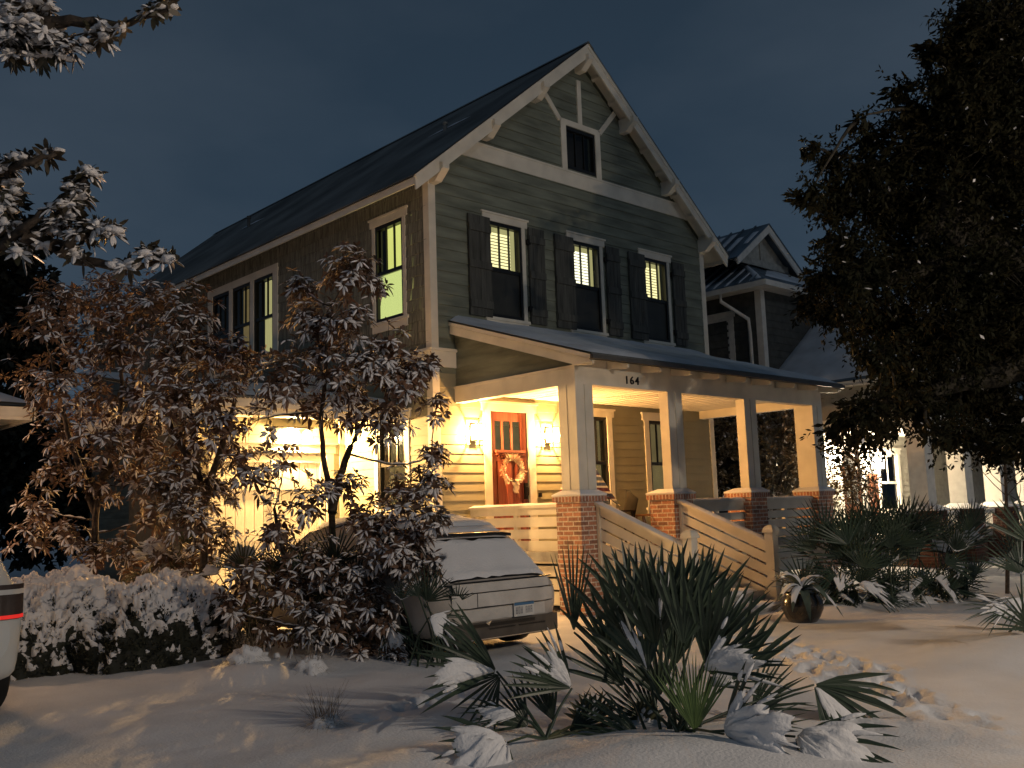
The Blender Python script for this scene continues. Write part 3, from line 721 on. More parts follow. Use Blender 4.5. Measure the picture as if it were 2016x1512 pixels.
# ------------------------------------------------------------------ carport wing on the left side
YW = 2.8
siding(MB(), 1, YW, -.1, 3.55, .165, lambda z: (-3.05, 0), [(-2.62, -.42, -.1, 2.72)], -1).build('carport_wall', LITSIDE, house)
mb = MB()
for k in range(12): mb.box(-2.62+k*2.2/12+.006, -2.62+(k+1)*2.2/12-.006, YW+.03, YW+.06, -.1, 2.72)
mb.box(-2.62, -.42, YW+.055, YW+.07, -.1, 2.72)
gd = mb.build('garage_door', TRIM, house)
mb = MB()
for z in (.25, 1.2, 2.1, 2.6): mb.box(-2.60, -.44, YW+.005, YW+.03, z-.06, z+.06)
for x in (-2.60, -1.56, -.54): mb.box(x, x+.10, YW+.0, YW+.03, -.1, 2.72)
mb.build('door_battens', TRIM, gd)
mb = MB(); mb.box(-2.78, -2.62, YW-.03, YW, -.1, 2.72); mb.box(-.42, -.26, YW-.03, YW, -.1, 2.72); mb.box(-2.82, -.22, YW-.035, YW, 2.72, 2.88); mb.box(-2.86, -.18, YW-.06, YW, 2.88, 2.92)
mb.box(-3.08, -2.95, YW-.03, YW, -.1, 3.5); mb.box(-.13, 0, YW-.03, YW, -.1, 3.5); mb.build('carport_trim', TRIM, house)
MB().poly([(-3.05, YW, -.1), (-3.05, YW, 3.8), (-3.05, 5.6, 4.2), (-3.05, 5.6, -.1)]).poly([(-3.05, 5.6, -.1), (-3.05, 5.6, 4.2), (0, 5.6, 4.2), (0, 5.6, -.1)]).build('carport_rear_wall', NSIDE, house)
mb = MB(); mb.box(-4.0, -.02, .84, 1.02, 3.16, 3.40); mb.box(-4.07, -.0, .76, .84, 3.27, 3.43); mb.box(-4.0, -3.86, 1.02, 5.6, 3.2, 3.40); mb.build('carport_beam', TRIM, house)
mb = MB(); mb.box(-3.99, -3.86, .86, .99, -.2, 3.16); mb.build('carport_post', TRIM, house)
mb = MB(); mb.poly([(-4.0, 1.02, 3.34), (-.02, 1.02, 3.34), (-.02, YW, 3.34), (-4.0, YW, 3.34)]); mb.build('carport_ceiling', CEIL, house)
mb = MB(); corr(mb, lambda s, t: (s, .72+4.9*t, 3.44+1.0*t*.92), 270, .075, .009, -4.12, -.03, .03); cr = mb.build('carport_roof', METAL, house)
rows = []
for j in range(20):
    t = j/19; r = []
    for i in range(50):
        x = -4.07+4.03*i/49; e = min(1, min(i, 49-i)/2)*min(1, j/1.5)
        r.append((x, .78+4.8*t, 3.455+.92*(.78+4.8*t-.72)/4.9+max(0, .06+.03*fbm(x, t*5))*e))
    rows.append(r[::-1])
MB().grid(rows).build('snow', ROOFSNOW, cr)
mb = MB(); mb.box(-1.52, -.76, YW-.16, YW-.02, 3.16, 3.19); mb.box(-1.52, -.76, YW-.02, YW, 2.96, 3.19)
for x in (-1.40, -1.14, -.88): mb.box(x-.015, x+.015, YW-.115, YW-.085, 3.12, 3.165)
lf = mb.build('garage_light', IRON, house)
for x in (-1.40, -1.14, -.88): MB().lathe([(.02, 2.90), (.075, 2.93), (.10, 3.0), (.085, 3.09), (.04, 3.14)], x, YW-.10, 16).build('lantern_glass', LAMPC, lf)  # row of added globes, spread wide to imitate the lamp's glare
lamp('garage_bulb', (-1.14, YW-.09, 3.055), 1250, (1.0, .57, .20), .05, house)

# ------------------------------------------------------------------ things on the porch
p = ony(-.10, 1011, 925); wx, wz = p[0], p[2]
wr = thing('door_wreath', 'round dried wreath of cream plumes and pink leaves hanging on the red door', 'wreath', (wx, -.06, wz-.3))
mb = MB(); mb.grid([[(wx+(.20+.022*math.cos(b))*math.cos(a), -.05+.022*math.sin(b), wz+(.20+.022*math.cos(b))*math.sin(a)) for b in np.linspace(0, 2*math.pi, 7)] for a in np.linspace(0, 2*math.pi, 25)]); mb.build('ring', BARK, wr)
def leafquad(mb, b, d, nn, L, w):
    d = nrm(d); s = nrm(np.cross(d, nn)); b = np.array(b)
    mb.poly([b, b+d*L*.5+s*w, b+d*L, b+d*L*.5-s*w])
pl, pk, wh = MB(), MB(), MB()
for k in range(520):
    a = random.uniform(0, 2*math.pi); rr = .20+random.uniform(-.05, .05); b = (wx+rr*math.cos(a), -.07+random.uniform(-.03, .02), wz+rr*math.sin(a))
    d = (math.cos(a)*.8+random.uniform(-.7, .7)-.5*math.sin(a), random.uniform(-.7, .1), math.sin(a)*.8+random.uniform(-.7, .7)+.5*math.cos(a))
    pinkzone = 2.3 < a < 3.7
    if -2.2 < a-2*math.pi < -1.3 and random.random() < .8: continue
    t = pk if (pinkzone and random.random() < .7) or random.random() < .1 else pl
    leafquad(t, b, d, (0, -1, .2), random.uniform(.05, .12), random.uniform(.008, .018))
for k in range(14):
    a = random.choice((3.75, 5.6))+random.uniform(-.2, .2); wh.blob((wx+.22*math.cos(a), -.11, wz+.22*math.sin(a)), .022, .02, .022, 6, 4)
for k in range(90):
    b = (wx+random.uniform(.0, .10), -.08, wz-.20-random.uniform(0, .16)); leafquad(pl, b, (random.uniform(-.5, .5), random.uniform(-.4, 0), -1), (0, -1, 0), .08, .014)
pl.build('plumes', PAMPAS, wr); pk.build('pink_leaves', WRPINK, wr); wh.build('flowers', WRWHITE, wr)

ux, uy = ony(-1.35, 1149, 950)[0], -1.35
um = thing('patio_umbrella', 'half folded striped umbrella standing on the porch behind the first column', 'umbrella', (ux, uy, .85))
rows = []
for k in range(15):
    t = k/14; z = 2.62-1.02*t; rr = .02+.50*t**.9; rows.append([])
    for j in range(48):
        a = 2*math.pi*j/48; fo = 1+.20*t*math.cos(8*a)+.05*math.sin(3*a+t*4)
        rows[-1].append((ux+rr*fo*math.cos(a), uy+rr*fo*math.sin(a), z-.10*t*math.cos(8*a)))
mb = MB(); mb.grid(rows, True, True); mb.build('canopy', UMB, um)
MB().tube([(ux, uy, .85), (ux, uy, 2.72)], .022, 8).build('pole', WOOD, um); MB().lathe([(.0, .93), (.18, .93), (.24, .89), (.25, .852), (0, .852)], ux, uy).build('base', IRON, um)

def chair(name, label, x, y, z, m, rot, grp=None, wicker=False):
    t = thing(name, label, 'chair', (x, y, z), grp); c, s = math.cos(rot), math.sin(rot)
    def T(a, b, h): return (x+a*c-b*s, y+a*s+b*c, z+h)
    def bar(mb, p, q, r): mb.tube([T(*p), T(*q)], r, 6)
    mb = MB(); n = 9
    rows = [[T(-.30+.6*i/n, .26+.10*k/5+(.05 if not wicker else .12)*(-(1-((i-n/2)/(n/2))**2)), .38+.58*k/5*(1-.28*((i-n/2)/(n/2))**2)) for i in range(n+1)] for k in range(6)]
    mb.grid(rows); mb.grid([[(p[0]-.02*s, p[1]+.02*c, p[2]) for p in r][::-1] for r in rows]); mb.build('backrest', m, t)
    mb = MB(); rows = [[T(-.28+.56*i/6, -.26+.55*k/6, .37+.05*(1-k/6)) for i in range(7)] for k in range(7)]; mb.grid(rows); mb.grid([[(p[0], p[1], p[2]-.03) for p in r][::-1] for r in rows]); mb.build('seat', m, t)
    for sx in (-1, 1):
        for yy, hh in ((-.27, .58), (.26, .58)):
            mb = MB(); bar(mb, (sx*.30, yy, 0), (sx*.30, yy*.95, hh), .022); mb.build('leg', m, t)
        mb = MB(); mb.hexa([T(sx*.30-.05, -.33, .58), T(sx*.30+.05, -.33, .58), T(sx*.30+.05, .30, .58), T(sx*.30-.05, .30, .58), T(sx*.30-.05, -.33, .605), T(sx*.30+.05, -.33, .605), T(sx*.30+.05, .30, .605), T(sx*.30-.05, .30, .605)]); mb.build('armrest', m, t)
    return t
chair('wicker_chair', 'dark round backed chair on the porch behind the first stair railing', 3.05, -1.35, .85, IRON, -2.2, None, True)
tb = thing('side_table', 'small oiled wood table between the brick piers on the porch', 'table', (3.62, -1.5, .85))
MB().lathe([(0, 1.335), (.30, 1.335), (.305, 1.35), (.30, 1.37), (0, 1.37)], 3.62, -1.5, 20).build('table_top', WOOD, tb)
for a in (0, 2.09, 4.19): MB().tube([(3.62+.08*math.cos(a), -1.5+.08*math.sin(a), 1.335), (3.62+.24*math.cos(a), -1.5+.24*math.sin(a), .85)], .018, 6).build('leg', WOOD, tb)

# ------------------------------------------------------------------ right neighbour
nb = thing('neighbour_house', 'dark house beyond the first with hip roof, little snowy gable and bright white porch', 'house', (16, 0, -.1))
NX, NY = 11.95, .95; NE = 7.33
mb = siding(MB(), 0, NX, 3.8, NE+.1, .2, lambda z: (NY, 13), [], -1); mb = siding(mb, 1, NY, 3.8, NE+.1, .2, lambda z: (NX, 21), [], -1)
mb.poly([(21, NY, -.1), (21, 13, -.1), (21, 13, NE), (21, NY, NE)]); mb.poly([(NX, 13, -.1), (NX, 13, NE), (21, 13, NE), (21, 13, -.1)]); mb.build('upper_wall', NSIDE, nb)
mb = MB(); mb.box(NX-.03, NX, NY, NY+.16, -.1, NE); mb.box(NX-.03, NX+.16, NY-.03, NY, -.1, NE); mb.build('corner_board', NTRIM, nb)
window(nb, 0, NX, -1, 2.0, 3.0, 5.0, 6.6, kind='dark', muntin=1, fm=NTRIM, tm=NTRIM, tw=.17)
o_ = .50; x0, x1, y0, y1 = NX-o_, 21+o_, NY-o_, 13+o_; sl_ = .62; rx = 16.4; rh = NE+sl_*(rx-x0)
ry0, ry1 = y0+(rx-x0), y1-(rx-x0)
def seam(mb, a, b, c, d, n, w=.022, h=.045):
    """standing seams from edge a-b up to edge c-d"""
    a, b, c, d = map(np.array, (a, b, c, d))
    for k in range(1, n):
        t = k/n; p = a+(b-a)*t; q = c+(d-c)*t; e = nrm(b-a)*w; u = np.array((0, 0, h))
        mb.hexa([p-e, p+e, q+e, q-e, p-e+u, p+e+u, q+e+u, q-e+u])
mb = MB(); A, B_, C_, D_ = (x0, y0, NE), (x0, y1, NE), (rx, ry1, rh), (rx, ry0, rh); E_, F_ = (x1, y0, NE), (x1, y1, NE)
mb.poly([A, D_, C_, B_]); mb.poly([A, E_, D_]); mb.poly([E_, F_, C_, D_]); mb.poly([B_, C_, F_])
nr = mb.build('hip_roof', NMETAL, nb)
sm = MB(); n_ = 30
for k in range(1, n_):
    y = y0+(y1-y0)*k/n_; top = min(rx, x0+min(y-y0, y1-y)); sm.hexa([(x0, y-.02, NE), (x0, y+.02, NE), (top, y+.02, NE+sl_*(top-x0)), (top, y-.02, NE+sl_*(top-x0)), (x0, y-.02, NE+.05), (x0, y+.02, NE+.05), (top, y+.02, NE+sl_*(top-x0)+.05), (top, y-.02, NE+sl_*(top-x0)+.05)])
sm.build('standing_seams', NMETAL, nr)
sn = MB()
def strip(mb, a, b, c, d, th, n=10):
    a, b, c, d = map(np.array, (a, b, c, d)); rows = []
    for i in range(n+1):
        t = i/n; p = a+(b-a)*t; q = d+(c-d)*t; r = []
        for k, e in ((0, 0), (.12, 1), (.5, 1), (.88, 1), (1, 0)):
            w = .02*fbm(p[0]*3+k*2, p[1]*3)
            r.append(p+(q-p)*min(1, max(0, k+w))+np.array((0, 0, .012+th*e*(0 if i in (0, n) else 1))))
        rows.append(r)
    mb.grid(rows)
for k in range(1, 15):      # snow left along each seam and along the hip
    y = y0+.4*k; L_ = min(k*.4, 3.2); zz = lambda x: NE+sl_*(x-x0)
    strip(sn, (x0+.04, y+.02, zz(x0+.04)), (x0+L_, y+.02, zz(x0+L_)), (x0+L_, y+.16, zz(x0+L_)), (x0+.04, y+.12, zz(x0+.04)), .03)
strip(sn, (x0+.1, y0+.16, NE+.06), (x0+3, y0+3.05, NE+sl_*3), (x0+3, y0+3.2, NE+sl_*3), (x0+.1, y0+.34, NE+.06), .05)
strip(sn, (x0+.55, y0+.35, NE+sl_*.35), (x0+2.2, y0+1.3, NE+sl_*1.3), (x0+5.0, y0+.9, NE+sl_*.9), (x0+4.5, y0+.3, NE+sl_*.3), .05, 16)
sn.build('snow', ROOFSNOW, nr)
mb = MB(); mb.box(x0-.02, x0+.06, y0, y1, NE-.16, NE-.01); mb.box(x0, x1, y0-.02, y0+.06, NE-.16, NE-.01); mb.poly([(x0, y0, NE-.14), (x1, y0, NE-.14), (x1, y1, NE-.14), (x0, y1, NE-.14)]); mb.build('eave_fascia', NTRIM, nb)
# little gable on the roof, facing the street
dpk = ony(1.35, 1513, 440); gx_, gz_, gy_ = dpk[0], dpk[2], 1.35; hw = 1.68; gs = .72; gb = gz_-gs*hw
mb = MB(); mb.poly([(gx_-hw+.1, gy_+.35, gb), (gx_+hw-.1, gy_+.35, gb), (gx_, gy_+.35, gz_-.1)]); 
mb.box(gx_-hw+.3, gx_+hw-.3, gy_+.30, gy_+.35, gb, gb+.20); mb.box(gx_-.03, gx_+.03, gy_+.31, gy_+.35, gb+.2, gz_-.3); dg_ = mb.build('gable_wall', mat('neighbour_gable_paint', (.40, .40, .36), .7), nb)
mb = MB()
for s in (-1, 1):
    pts = [(gx_, gz_-.03), (gx_+s*hw, gb-.03), (gx_+s*(hw-.05), gb-.22), (gx_, gz_-.27)]; mb.prism(pts if s == -1 else pts[::-1], gy_, gy_+.05, 1)
mb.build('gable_rake', NTRIM, nb)
mb = MB()
for s in (-1, 1):
    q = [(gx_, gy_-.03, gz_), (gx_+s*(hw+.05), gy_-.03, gb-.035), (gx_+s*(hw+.05), gy_+5, gb-.035), (gx_, gy_+5, gz_)]; mb.poly(q[::s]); mb.poly([(a, b, c-.03) for a, b, c in q[::-s]]); mb.poly([q[0], q[1], (q[1][0], q[1][1], q[1][2]-.03), (q[0][0], q[0][1], q[0][2]-.03)])
gr_ = mb.build('gable_roof', NMETAL, nb)
sm = MB(); seam(sm, (gx_-hw, gy_, gb), (gx_-hw, gy_+5, gb), (gx_, gy_, gz_), (gx_, gy_+5, gz_), 12); sm.build('standing_seams', NMETAL, gr_)
sn = MB()
for k in range(12):
    y = gy_+.05+k*.4167; a = random.uniform(.05, .5); b = random.uniform(.7, 1.0)
    P_ = lambda t, yy: (gx_-hw+hw*t, yy, gb+(gz_-gb)*t)
    strip(sn, P_(a, y+.02), P_(b, y+.02), P_(b, y+.22), P_(a, y+.17), .03)
sn.build('snow', ROOFSNOW, gr_)
# down pipe
MB().tube([(NX-.45, 1.9, NE-.16), (NX-.45, 1.9, NE-.35), (NX-.09, 1.3, NE-.9), (NX-.09, 1.28, NE-1.3), (NX-.09, 1.28, 3.0)], .05, 8).build('down_pipe', NTRIM, nb)
# front gabled wing with the porch: left roof slope under snow
wx0, wz0, wsl = 11.75, 4.42, .73; wrx = 15.6; wy0 = -3.6
def wz_(x): return wz0+wsl*(min(x, 2*wrx-x)-wx0)
mb = MB()
for s in (0, 1):
    X = (lambda x: x) if s == 0 else (lambda x: 2*wrx-x)
    q = [(X(wx0), wy0, wz0), (X(wrx), wy0, wz_(wrx)), (X(wrx), 3, wz_(wrx)), (X(wx0), 3, wz0)]; mb.poly(q if s else q[::-1]); mb.poly([(a, b, c-.1) for a, b, c in (q[::-1] if s else q)])
wr_ = mb.build('wing_roof', NMETAL, nb)
rows = []
for i in range(30):
    x = wx0+.05+(wrx-wx0-.1)*i/29; rows.append([(x, wy0+.05+(.92-wy0)*j/29, wz_(x)+.02+.06*(0 if i in (0, 29) or j in (0, 29) else 1)+.02*fbm(x, j*.3)) for j in range(30)])
MB().grid(rows).build('snow', ROOFSNOW, wr_)
mb = siding(MB(), 0, 12.0, 3.45, 4.5, .165, lambda z: (-3.0, NY), [], -1); mb = siding(mb, 1, 0, -.1, 3.6, .165, lambda z: (12, 26), [(13.75, 14.86, .7, 2.84), (15.9, 17.0, 1.15, 2.78)], -1)
mb.poly([(12.0, -3.0, 3.4), (2*wrx-12, -3.0, 3.4), (wrx, -3.0, wz_(wrx)-.15)][::1]); mb.build('porch_wall', NSIDEL, nb)
mb = siding(MB(), 0, 12.0, -.1, 3.45, .165, lambda z: (0, NY), [], -1); mb.build('side_wall', NSIDEL, nb)
mb = MB(); mb.box(11.93, 12.1, -3.05, 0, 3.18, 3.45); mb.box(11.90, 12.1, -3.05, 0, 3.45, 3.50); mb.box(12.1, 26, -3.05, -2.88, 3.18, 3.5); mb.box(11.76, 11.85, wy0, NY, wz0-.14, wz0-.02); mb.box(11.85, 12.0, wy0, NY, wz0-.14, wz0-.12); mb.box(11.93, 11.99, .0, NY, 3.45, 4.3)
mb.box(12.0, 12.16, -.03, 0, .7, 3.2); mb.build('porch_beam', NTRIM, nb)
MB().poly([(12.1, -2.9, 3.3), (12.1, 0, 3.3), (26, 0, 3.3), (26, -2.9, 3.3)]).build('porch_ceiling', NTRIM, nb)
MB().box(11.9, 26, -2.95, -.02, .50, .66).build('porch_floor', CONC, nb)
mb = MB(); mb.box(13.80, 14.81, .02, .06, .66, 2.82); nd_ = mb.build('front_door', NDOOR, nb)
MB().box(14.0, 14.6, .0, .02, 1.4, 2.65).build('door_glass', DARKROOM, nd_)
mb = MB(); mb.box(13.6, 13.78, -.03, 0, .66, 2.84); mb.box(14.83, 15.0, -.03, 0, .66, 2.84); mb.box(13.5, 15.1, -.035, 0, 2.84, 3.0); mb.box(15.15, 15.75, .0, .01, .7, 2.3)
mb.build('door_trim', NTRIM, nb)
MB().box(15.15, 15.75, -.025, -.0, .75, 2.2).build('shutter_panel', NDOOR, nb)
window(nb, 1, 0, -1, 15.9, 17.0, 1.15, 2.78, kind='dark', muntin=1, fm=NTRIM, tm=NTRIM, tw=.16)
for x, z in ((13.15, 2.62), (15.45, 2.55)):
    o, p = lantern(nb, x, -.02, z, w=.30, h=.46, d=.26, gm=LAMPW); lamp('porch_bulb', p, 450, (1.0, .80, .55), .05, nb)
for k, x in enumerate((11.95, 14.05, 16.2, 18.4)):
    y = -3.0; mb = MB(); mb.box(x-.21, x+.21, y-.21, y+.21, 1.30, 3.2); mb.box(x-.24, x+.24, y-.24, y+.24, 3.1, 3.18); mb.build('porch_column', NTRIM, nb)
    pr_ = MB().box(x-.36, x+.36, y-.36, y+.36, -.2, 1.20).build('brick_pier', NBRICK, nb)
    mb = MB(); lo = [(x-.41, y-.41, 1.20), (x+.41, y-.41, 1.20), (x+.41, y+.41, 1.20), (x-.41, y+.41, 1.20)]; hi = [(x-.22, y-.22, 1.34), (x+.22, y-.22, 1.34), (x+.22, y+.22, 1.34), (x-.22, y+.22, 1.34)]
    md = [(p[0], p[1], 1.23) for p in lo]; mb.hexa(lo+md)
    for q in range(4): mb.poly([md[q], md[(q+1) % 4], hi[(q+1) % 4], hi[q]])
    mb.build('snow_cap', SNOW, pr_)
for a, b in ((12.35, 13.7), (14.45, 15.85), (16.6, 18.0)):
    mb = MB(); mb.box(a, b, -3.05, -2.95, 1.06, 1.13); mb.box(a, b, -3.03, -2.97, .72, .78)
    n = int((b-a)/.11)
    for k in range(n): mb.box(a+.05+k*.11, a+.09+k*.11, -3.02, -2.98, .78, 1.06)
    rl = mb.build('porch_railing', NTRIM, nb); MB().box(a, b, -3.06, -2.94, 1.13, 1.17).build('snow', SNOW, rl)
chair('porch_chair', 'white snowy chair on the bright porch, left of the lamp', 13.0, -1.4, .66, WCHAIR, .5, 'white chairs on the bright porch')
chair('porch_chair', 'white snowy chair on the bright porch, under the window', 15.6, -1.5, .66, WCHAIR, -.4, 'white chairs on the bright porch')

# ------------------------------------------------------------------ left neighbour: only its snowy eave corner shows
q = at(18, 74, 800); lx, ly, lz = q
ln = thing('corner_house', 'low house at the left edge with snow on its lit eave', 'house', (lx-3, ly+3, -.1))
mb = MB(); mb.poly([(lx, ly, lz), (lx-4, ly+4, lz+2.0), (lx-10, ly, lz)][::-1]); mb.poly([(lx, ly, lz), (lx, ly+8, lz), (lx-4, ly+4, lz+2)]); mb.poly([(lx-10, ly, lz), (lx-4, ly+4, lz+2), (lx, ly+8, lz), (lx-10, ly+8, lz)]); lr = mb.build('roof', METAL, ln)
rows = []
for i in range(14):
    t = i/13; rows.append([(lx-.03-t*7+s*(-4+t*7-0)*.9, ly+.02+3.6*s, lz+.03+1.8*s+(.13 if 0 < s < 1 and 0 < t < 1 else .02)+.03*fbm(t*5, s*3)) for s in (0, .05, .3, .6, 1)])
MB().grid(rows).build('snow', ROOFSNOW, lr)
mb = MB(); mb.box(lx-10, lx-.05, ly+.02, ly+.08, lz-.26, lz-.02); mb.box(lx-.08, lx-.02, ly+.02, ly+8, lz-.26, lz-.02); mb.poly([(lx-10, ly, lz-.2), (lx, ly, lz-.2), (lx, ly+8, lz-.2), (lx-10, ly+8, lz-.2)]); mb.build('eave_fascia', TRIM, ln)
mb = MB(); mb.box(lx-9.5, lx-.55, ly+.6, ly+7.5, -.1, lz-.2); mb.build('wall', NSIDE, ln)
# ------------------------------------------------------------------ cars
def car(name, label, cx, yr, gz, sts, paint, frost=True, rear='suv'):
    t = thing(name, label, 'car', (cx, yr+2.2, gz))
    st = np.array(sts); ys = st[:, 0]
    def I(k, y): return float(np.interp(y, ys, st[:, k]))
    rows = []
    yy = sorted(set(list(ys)+list(np.arange(.3, ys[-1], .22))))
    for y in yy:
        zb, hl, zs, hw, zt, ht = [I(k, y) for k in range(1, 7)]
        h = [(hl*.75, zb), (hl*.97, zb+.03), (hl, zb+.12), (hw, zs-.22 if zs-.22 > zb+.13 else (zb+.12+zs)/2), (hw*.995, zs-.04), (hw*.955, zs+.03 if zt > zs+.08 else zs), (ht*1.04, zt-.10 if zt-.10 > zs+.04 else zs+.01), (ht*.98, zt-.035), (ht*.80, zt-.008), (ht*.4, zt), (0, zt)]
        r = [(cx+a, yr+y, gz+b) for a, b in h]+[(cx-a, yr+y, gz+b) for a, b in h[-2::-1]]
        rows.append(r)
    mb = MB(); mb.grid(rows); mb.poly([tuple(p) for p in rows[0]]); mb.poly([tuple(p) for p in rows[-1]][::-1])
    body = mb.build('body', paint, t)
    body.modifiers.new('sub', 'SUBSURF').levels = 1; body.modifiers['sub'].render_levels = 1
    MB().box(cx-.75, cx+.75, yr+.15, yr+ys[-1]-.3, gz+.16, gz+.32).build('underbody', CARK, t)
    for wy in (.82, ys[-1]-.92):
        for s in (-1, 1):
            mb = MB(); prof = [(.20, -.11), (.33, -.115), (.365, -.09), (.365, .09), (.33, .115), (.20, .11)]; n = 24; xw = cx+s*(st[:, 4].max()-.125)
            mb.grid([[(xw+o, yr+wy+r*math.cos(2*math.pi*j/n), gz+.365+r*math.sin(2*math.pi*j/n)) for j in range(n)] for r, o in prof], True, True)
            w_ = mb.build('wheel', TYRE, t)
            mb = MB(); mb.grid([[(xw+o, yr+wy+r*math.cos(2*math.pi*j/n), gz+.365+r*math.sin(2*math.pi*j/n)) for j in range(n)] for r, o in ((.0, s*.09), (.07, s*.10), (.20, s*.08), (.23, s*.105))], True, True); mb.build('rim', CARG, w_)
    def top(y, f): return (cx+f*I(6, y), yr+y, gz+I(5, y)-.034*abs(f)**6)
    def patch(nm, m, y0, y1, f0, f1, off, n=12, k=10, par=t, ragged=0.):
        P = []
        for i in range(n+1):
            y = y0+(y1-y0)*i/n; e0 = 0 if 0 < i < n else 1; row = []
            for j in range(k+1):
                f = f0+(f1-f0)*j/k; e = 0 if (e0 or j in (0, k)) else 1
                p = top(y+ragged*.04*fbm(j*.9, i*.8), f*(1-ragged*.03*fbm(i*.7, j))); row.append((p[0], p[1]-off*.4, p[2]+off*(e*(.7+.5*abs(fbm(p[0]*3, p[1]*3)))+.12)))
            P.append(row)
        return MB().grid(P).build(nm, m, par)
    return t, I, top, patch
SUV = [  # y, zbot, hw_low, zshoulder, hw_shoulder, ztop, hw_top
 (0.0, .33, .70, .60, .76, .70, .62), (.07, .25, .84, .70, .89, .81, .74), (.20, .22, .90, .77, .945, .89, .78), (.42, .21, .92, .80, .955, 1.10, .74), (.62, .21, .93, .82, .96, 1.28, .70),
 (.95, .21, .93, .85, .96, 1.40, .68), (1.6, .21, .93, .87, .96, 1.485, .68), (2.4, .21, .93, .87, .96, 1.50, .67), (3.0, .21, .93, .87, .955, 1.42, .65), (3.75, .21, .92, .88, .94, 1.02, .74), (4.4, .22, .90, .82, .92, .88, .74), (4.75, .25, .82, .66, .86, .74, .66), (4.9, .32, .70, .55, .74, .60, .55)]
cx_, yr_, gz_ = -3.02, -5.02, -.06
t, I, top, patch = car('parked_suv', 'pale snow dusted SUV parked beside the porch, rear towards us', cx_, yr_, gz_, SUV, CARP)
patch('rear_window', CARK, .10, .80, -.97, .97, .006)
patch('snow', SNOW, .12, .585, -.88, .985, .035, 14, 14, ragged=1)
patch('roof_snow', SNOW, .76, 3.0, -1.0, 1.0, .075, 20, 12)
patch('windscreen_snow', SNOW, 3.02, 3.9, -.98, .98, .05, 10, 12); patch('bonnet_snow', SNOW, 3.95, 4.7, -.98, .98, .07, 10, 12)
mb = MB()
for i in range(10):
    f0, f1 = -.93+1.86*i/10, -.93+1.86*(i+1)/10; a, b = top(.66, f0), top(.66, f1); c = -.10-.04*(1-abs(f0+f1)/2)
    mb.hexa([(a[0], a[1]+c, a[2]-.005), (b[0], b[1]+c, b[2]-.005), (b[0], b[1]+.14, b[2]+.03), (a[0], a[1]+.14, a[2]+.03), (a[0], a[1]+c, a[2]+.03), (b[0], b[1]+c, b[2]+.03), (b[0], b[1]+.14, b[2]+.07), (a[0], a[1]+.14, a[2]+.07)])
sp = mb.build('spoiler', CARK, t)
patch('spoiler_snow', SNOW, .60, .86, -.90, .90, .06, 5, 12, sp)
MB().prism([(yr_+1.18, gz_+1.45), (yr_+.92, gz_+1.475), (yr_+.94, gz_+1.535), (yr_+1.0, gz_+1.54)], cx_-.02, cx_+.02, 0).build('roof_antenna', CARK, t)
def rc(x): return yr_-.012+.085*max(0, (abs(x)-.45)/.45)**2.2
def band(nm, m, x0, x1, z0, z1, off, par=t, n=14, dy=0., tilt=0.):
    mb = MB(); P = []
    for zz, o in ((z0, 0), (z0, off), (z1, off), (z1, 0)):
        P.append([(cx_+x0+(x1-x0)*i/n, rc(x0+(x1-x0)*i/n)-o+dy+(zz-z0)*tilt+.02, gz_+zz+.012*fbm(i, zz*9) if nm == 'frost' else gz_+zz) for i in range(n+1)])
    mb.grid(P, False); return mb.build(nm, m, par)
tg = band('tailgate', FROST, -.70, .72, .70, .80, .05, dy=.02, tilt=.30)
band('tail_light', CARK, -.80, .80, .800, .815, .056, dy=.045, tilt=.3)
band('frost', FROST, -.74, .74, .545, .688, .050, tg); band('panel_gap', CARK, -.80, .80, .691, .697, .040, tg)
MB().box(cx_-.418, cx_-.412, rc(-.41)-.035, rc(-.41), gz_+.545, gz_+.69).build('panel_gap', CARK, tg)
band('panel_gap', CARK, -.76, .76, .534, .541, .046, tg)
band('frost', FROST, -.72, .72, .395, .530, .020, tg)
bu = band('bumper', CARG, -.82, .82, .20, .385, .07); band('bumper_insert', CARK, -.60, .40, .335, .372, .08, bu)
band('slot', CARK, -.28, .10, .30, .318, .078, bu); band('slot', CARK, .15, .56, .30, .318, .078, bu); band('trim_strip', CHROME, -.55, .55, .205, .214, .078, bu)
MB().prism([(cx_-.34, gz_+.375), (cx_-.26, gz_+.40), (cx_-.30, gz_+.35)], yr_-.09, yr_-.06, 1).build('reflector', CHROME, bu)
px, pz = cx_+.27, gz_+.47
pb = MB().box(px-.155, px+.155, rc(.2)-.028, rc(.2)-.02, pz-.075, pz+.085).build('number_plate', PLATE, t)
MB().box(px-.150, px+.150, rc(.2)-.030, rc(.2)-.028, pz+.045, pz+.08).build('plate_band', PLATEB, pb)
mb = MB()
for k in range(7):
    if k == 3: continue
    x = px-.125+k*.037; mb.box(x, x+.006, rc(.2)-.0305, rc(.2)-.028, pz-.045, pz+.03); mb.box(x+.018, x+.024, rc(.2)-.0305, rc(.2)-.028, pz-.045, pz+.03)
    for zz in random.sample((-.045, -.01, .024), 2): mb.box(x, x+.024, rc(.2)-.0305, rc(.2)-.028, pz+zz, pz+zz+.006)
mb.build('plate_text', PLATET, pb)
mb = MB(); 
for s in (-1, 1):
    P = []
    for y in np.linspace(.75, 3.35, 12): P.append([(cx_+s*(I(4, y)*.955+.006), yr_+y, gz_+I(3, y)+.05), (cx_+s*(I(6, y)*1.045+.010), yr_+y, gz_+max(I(3, y)+.06, I(5, y)-.10))])
    mb.grid(P if s == 1 else [r[::-1] for r in P])
build_each(mb, 'side_window', FROST, t)
mb = MB()
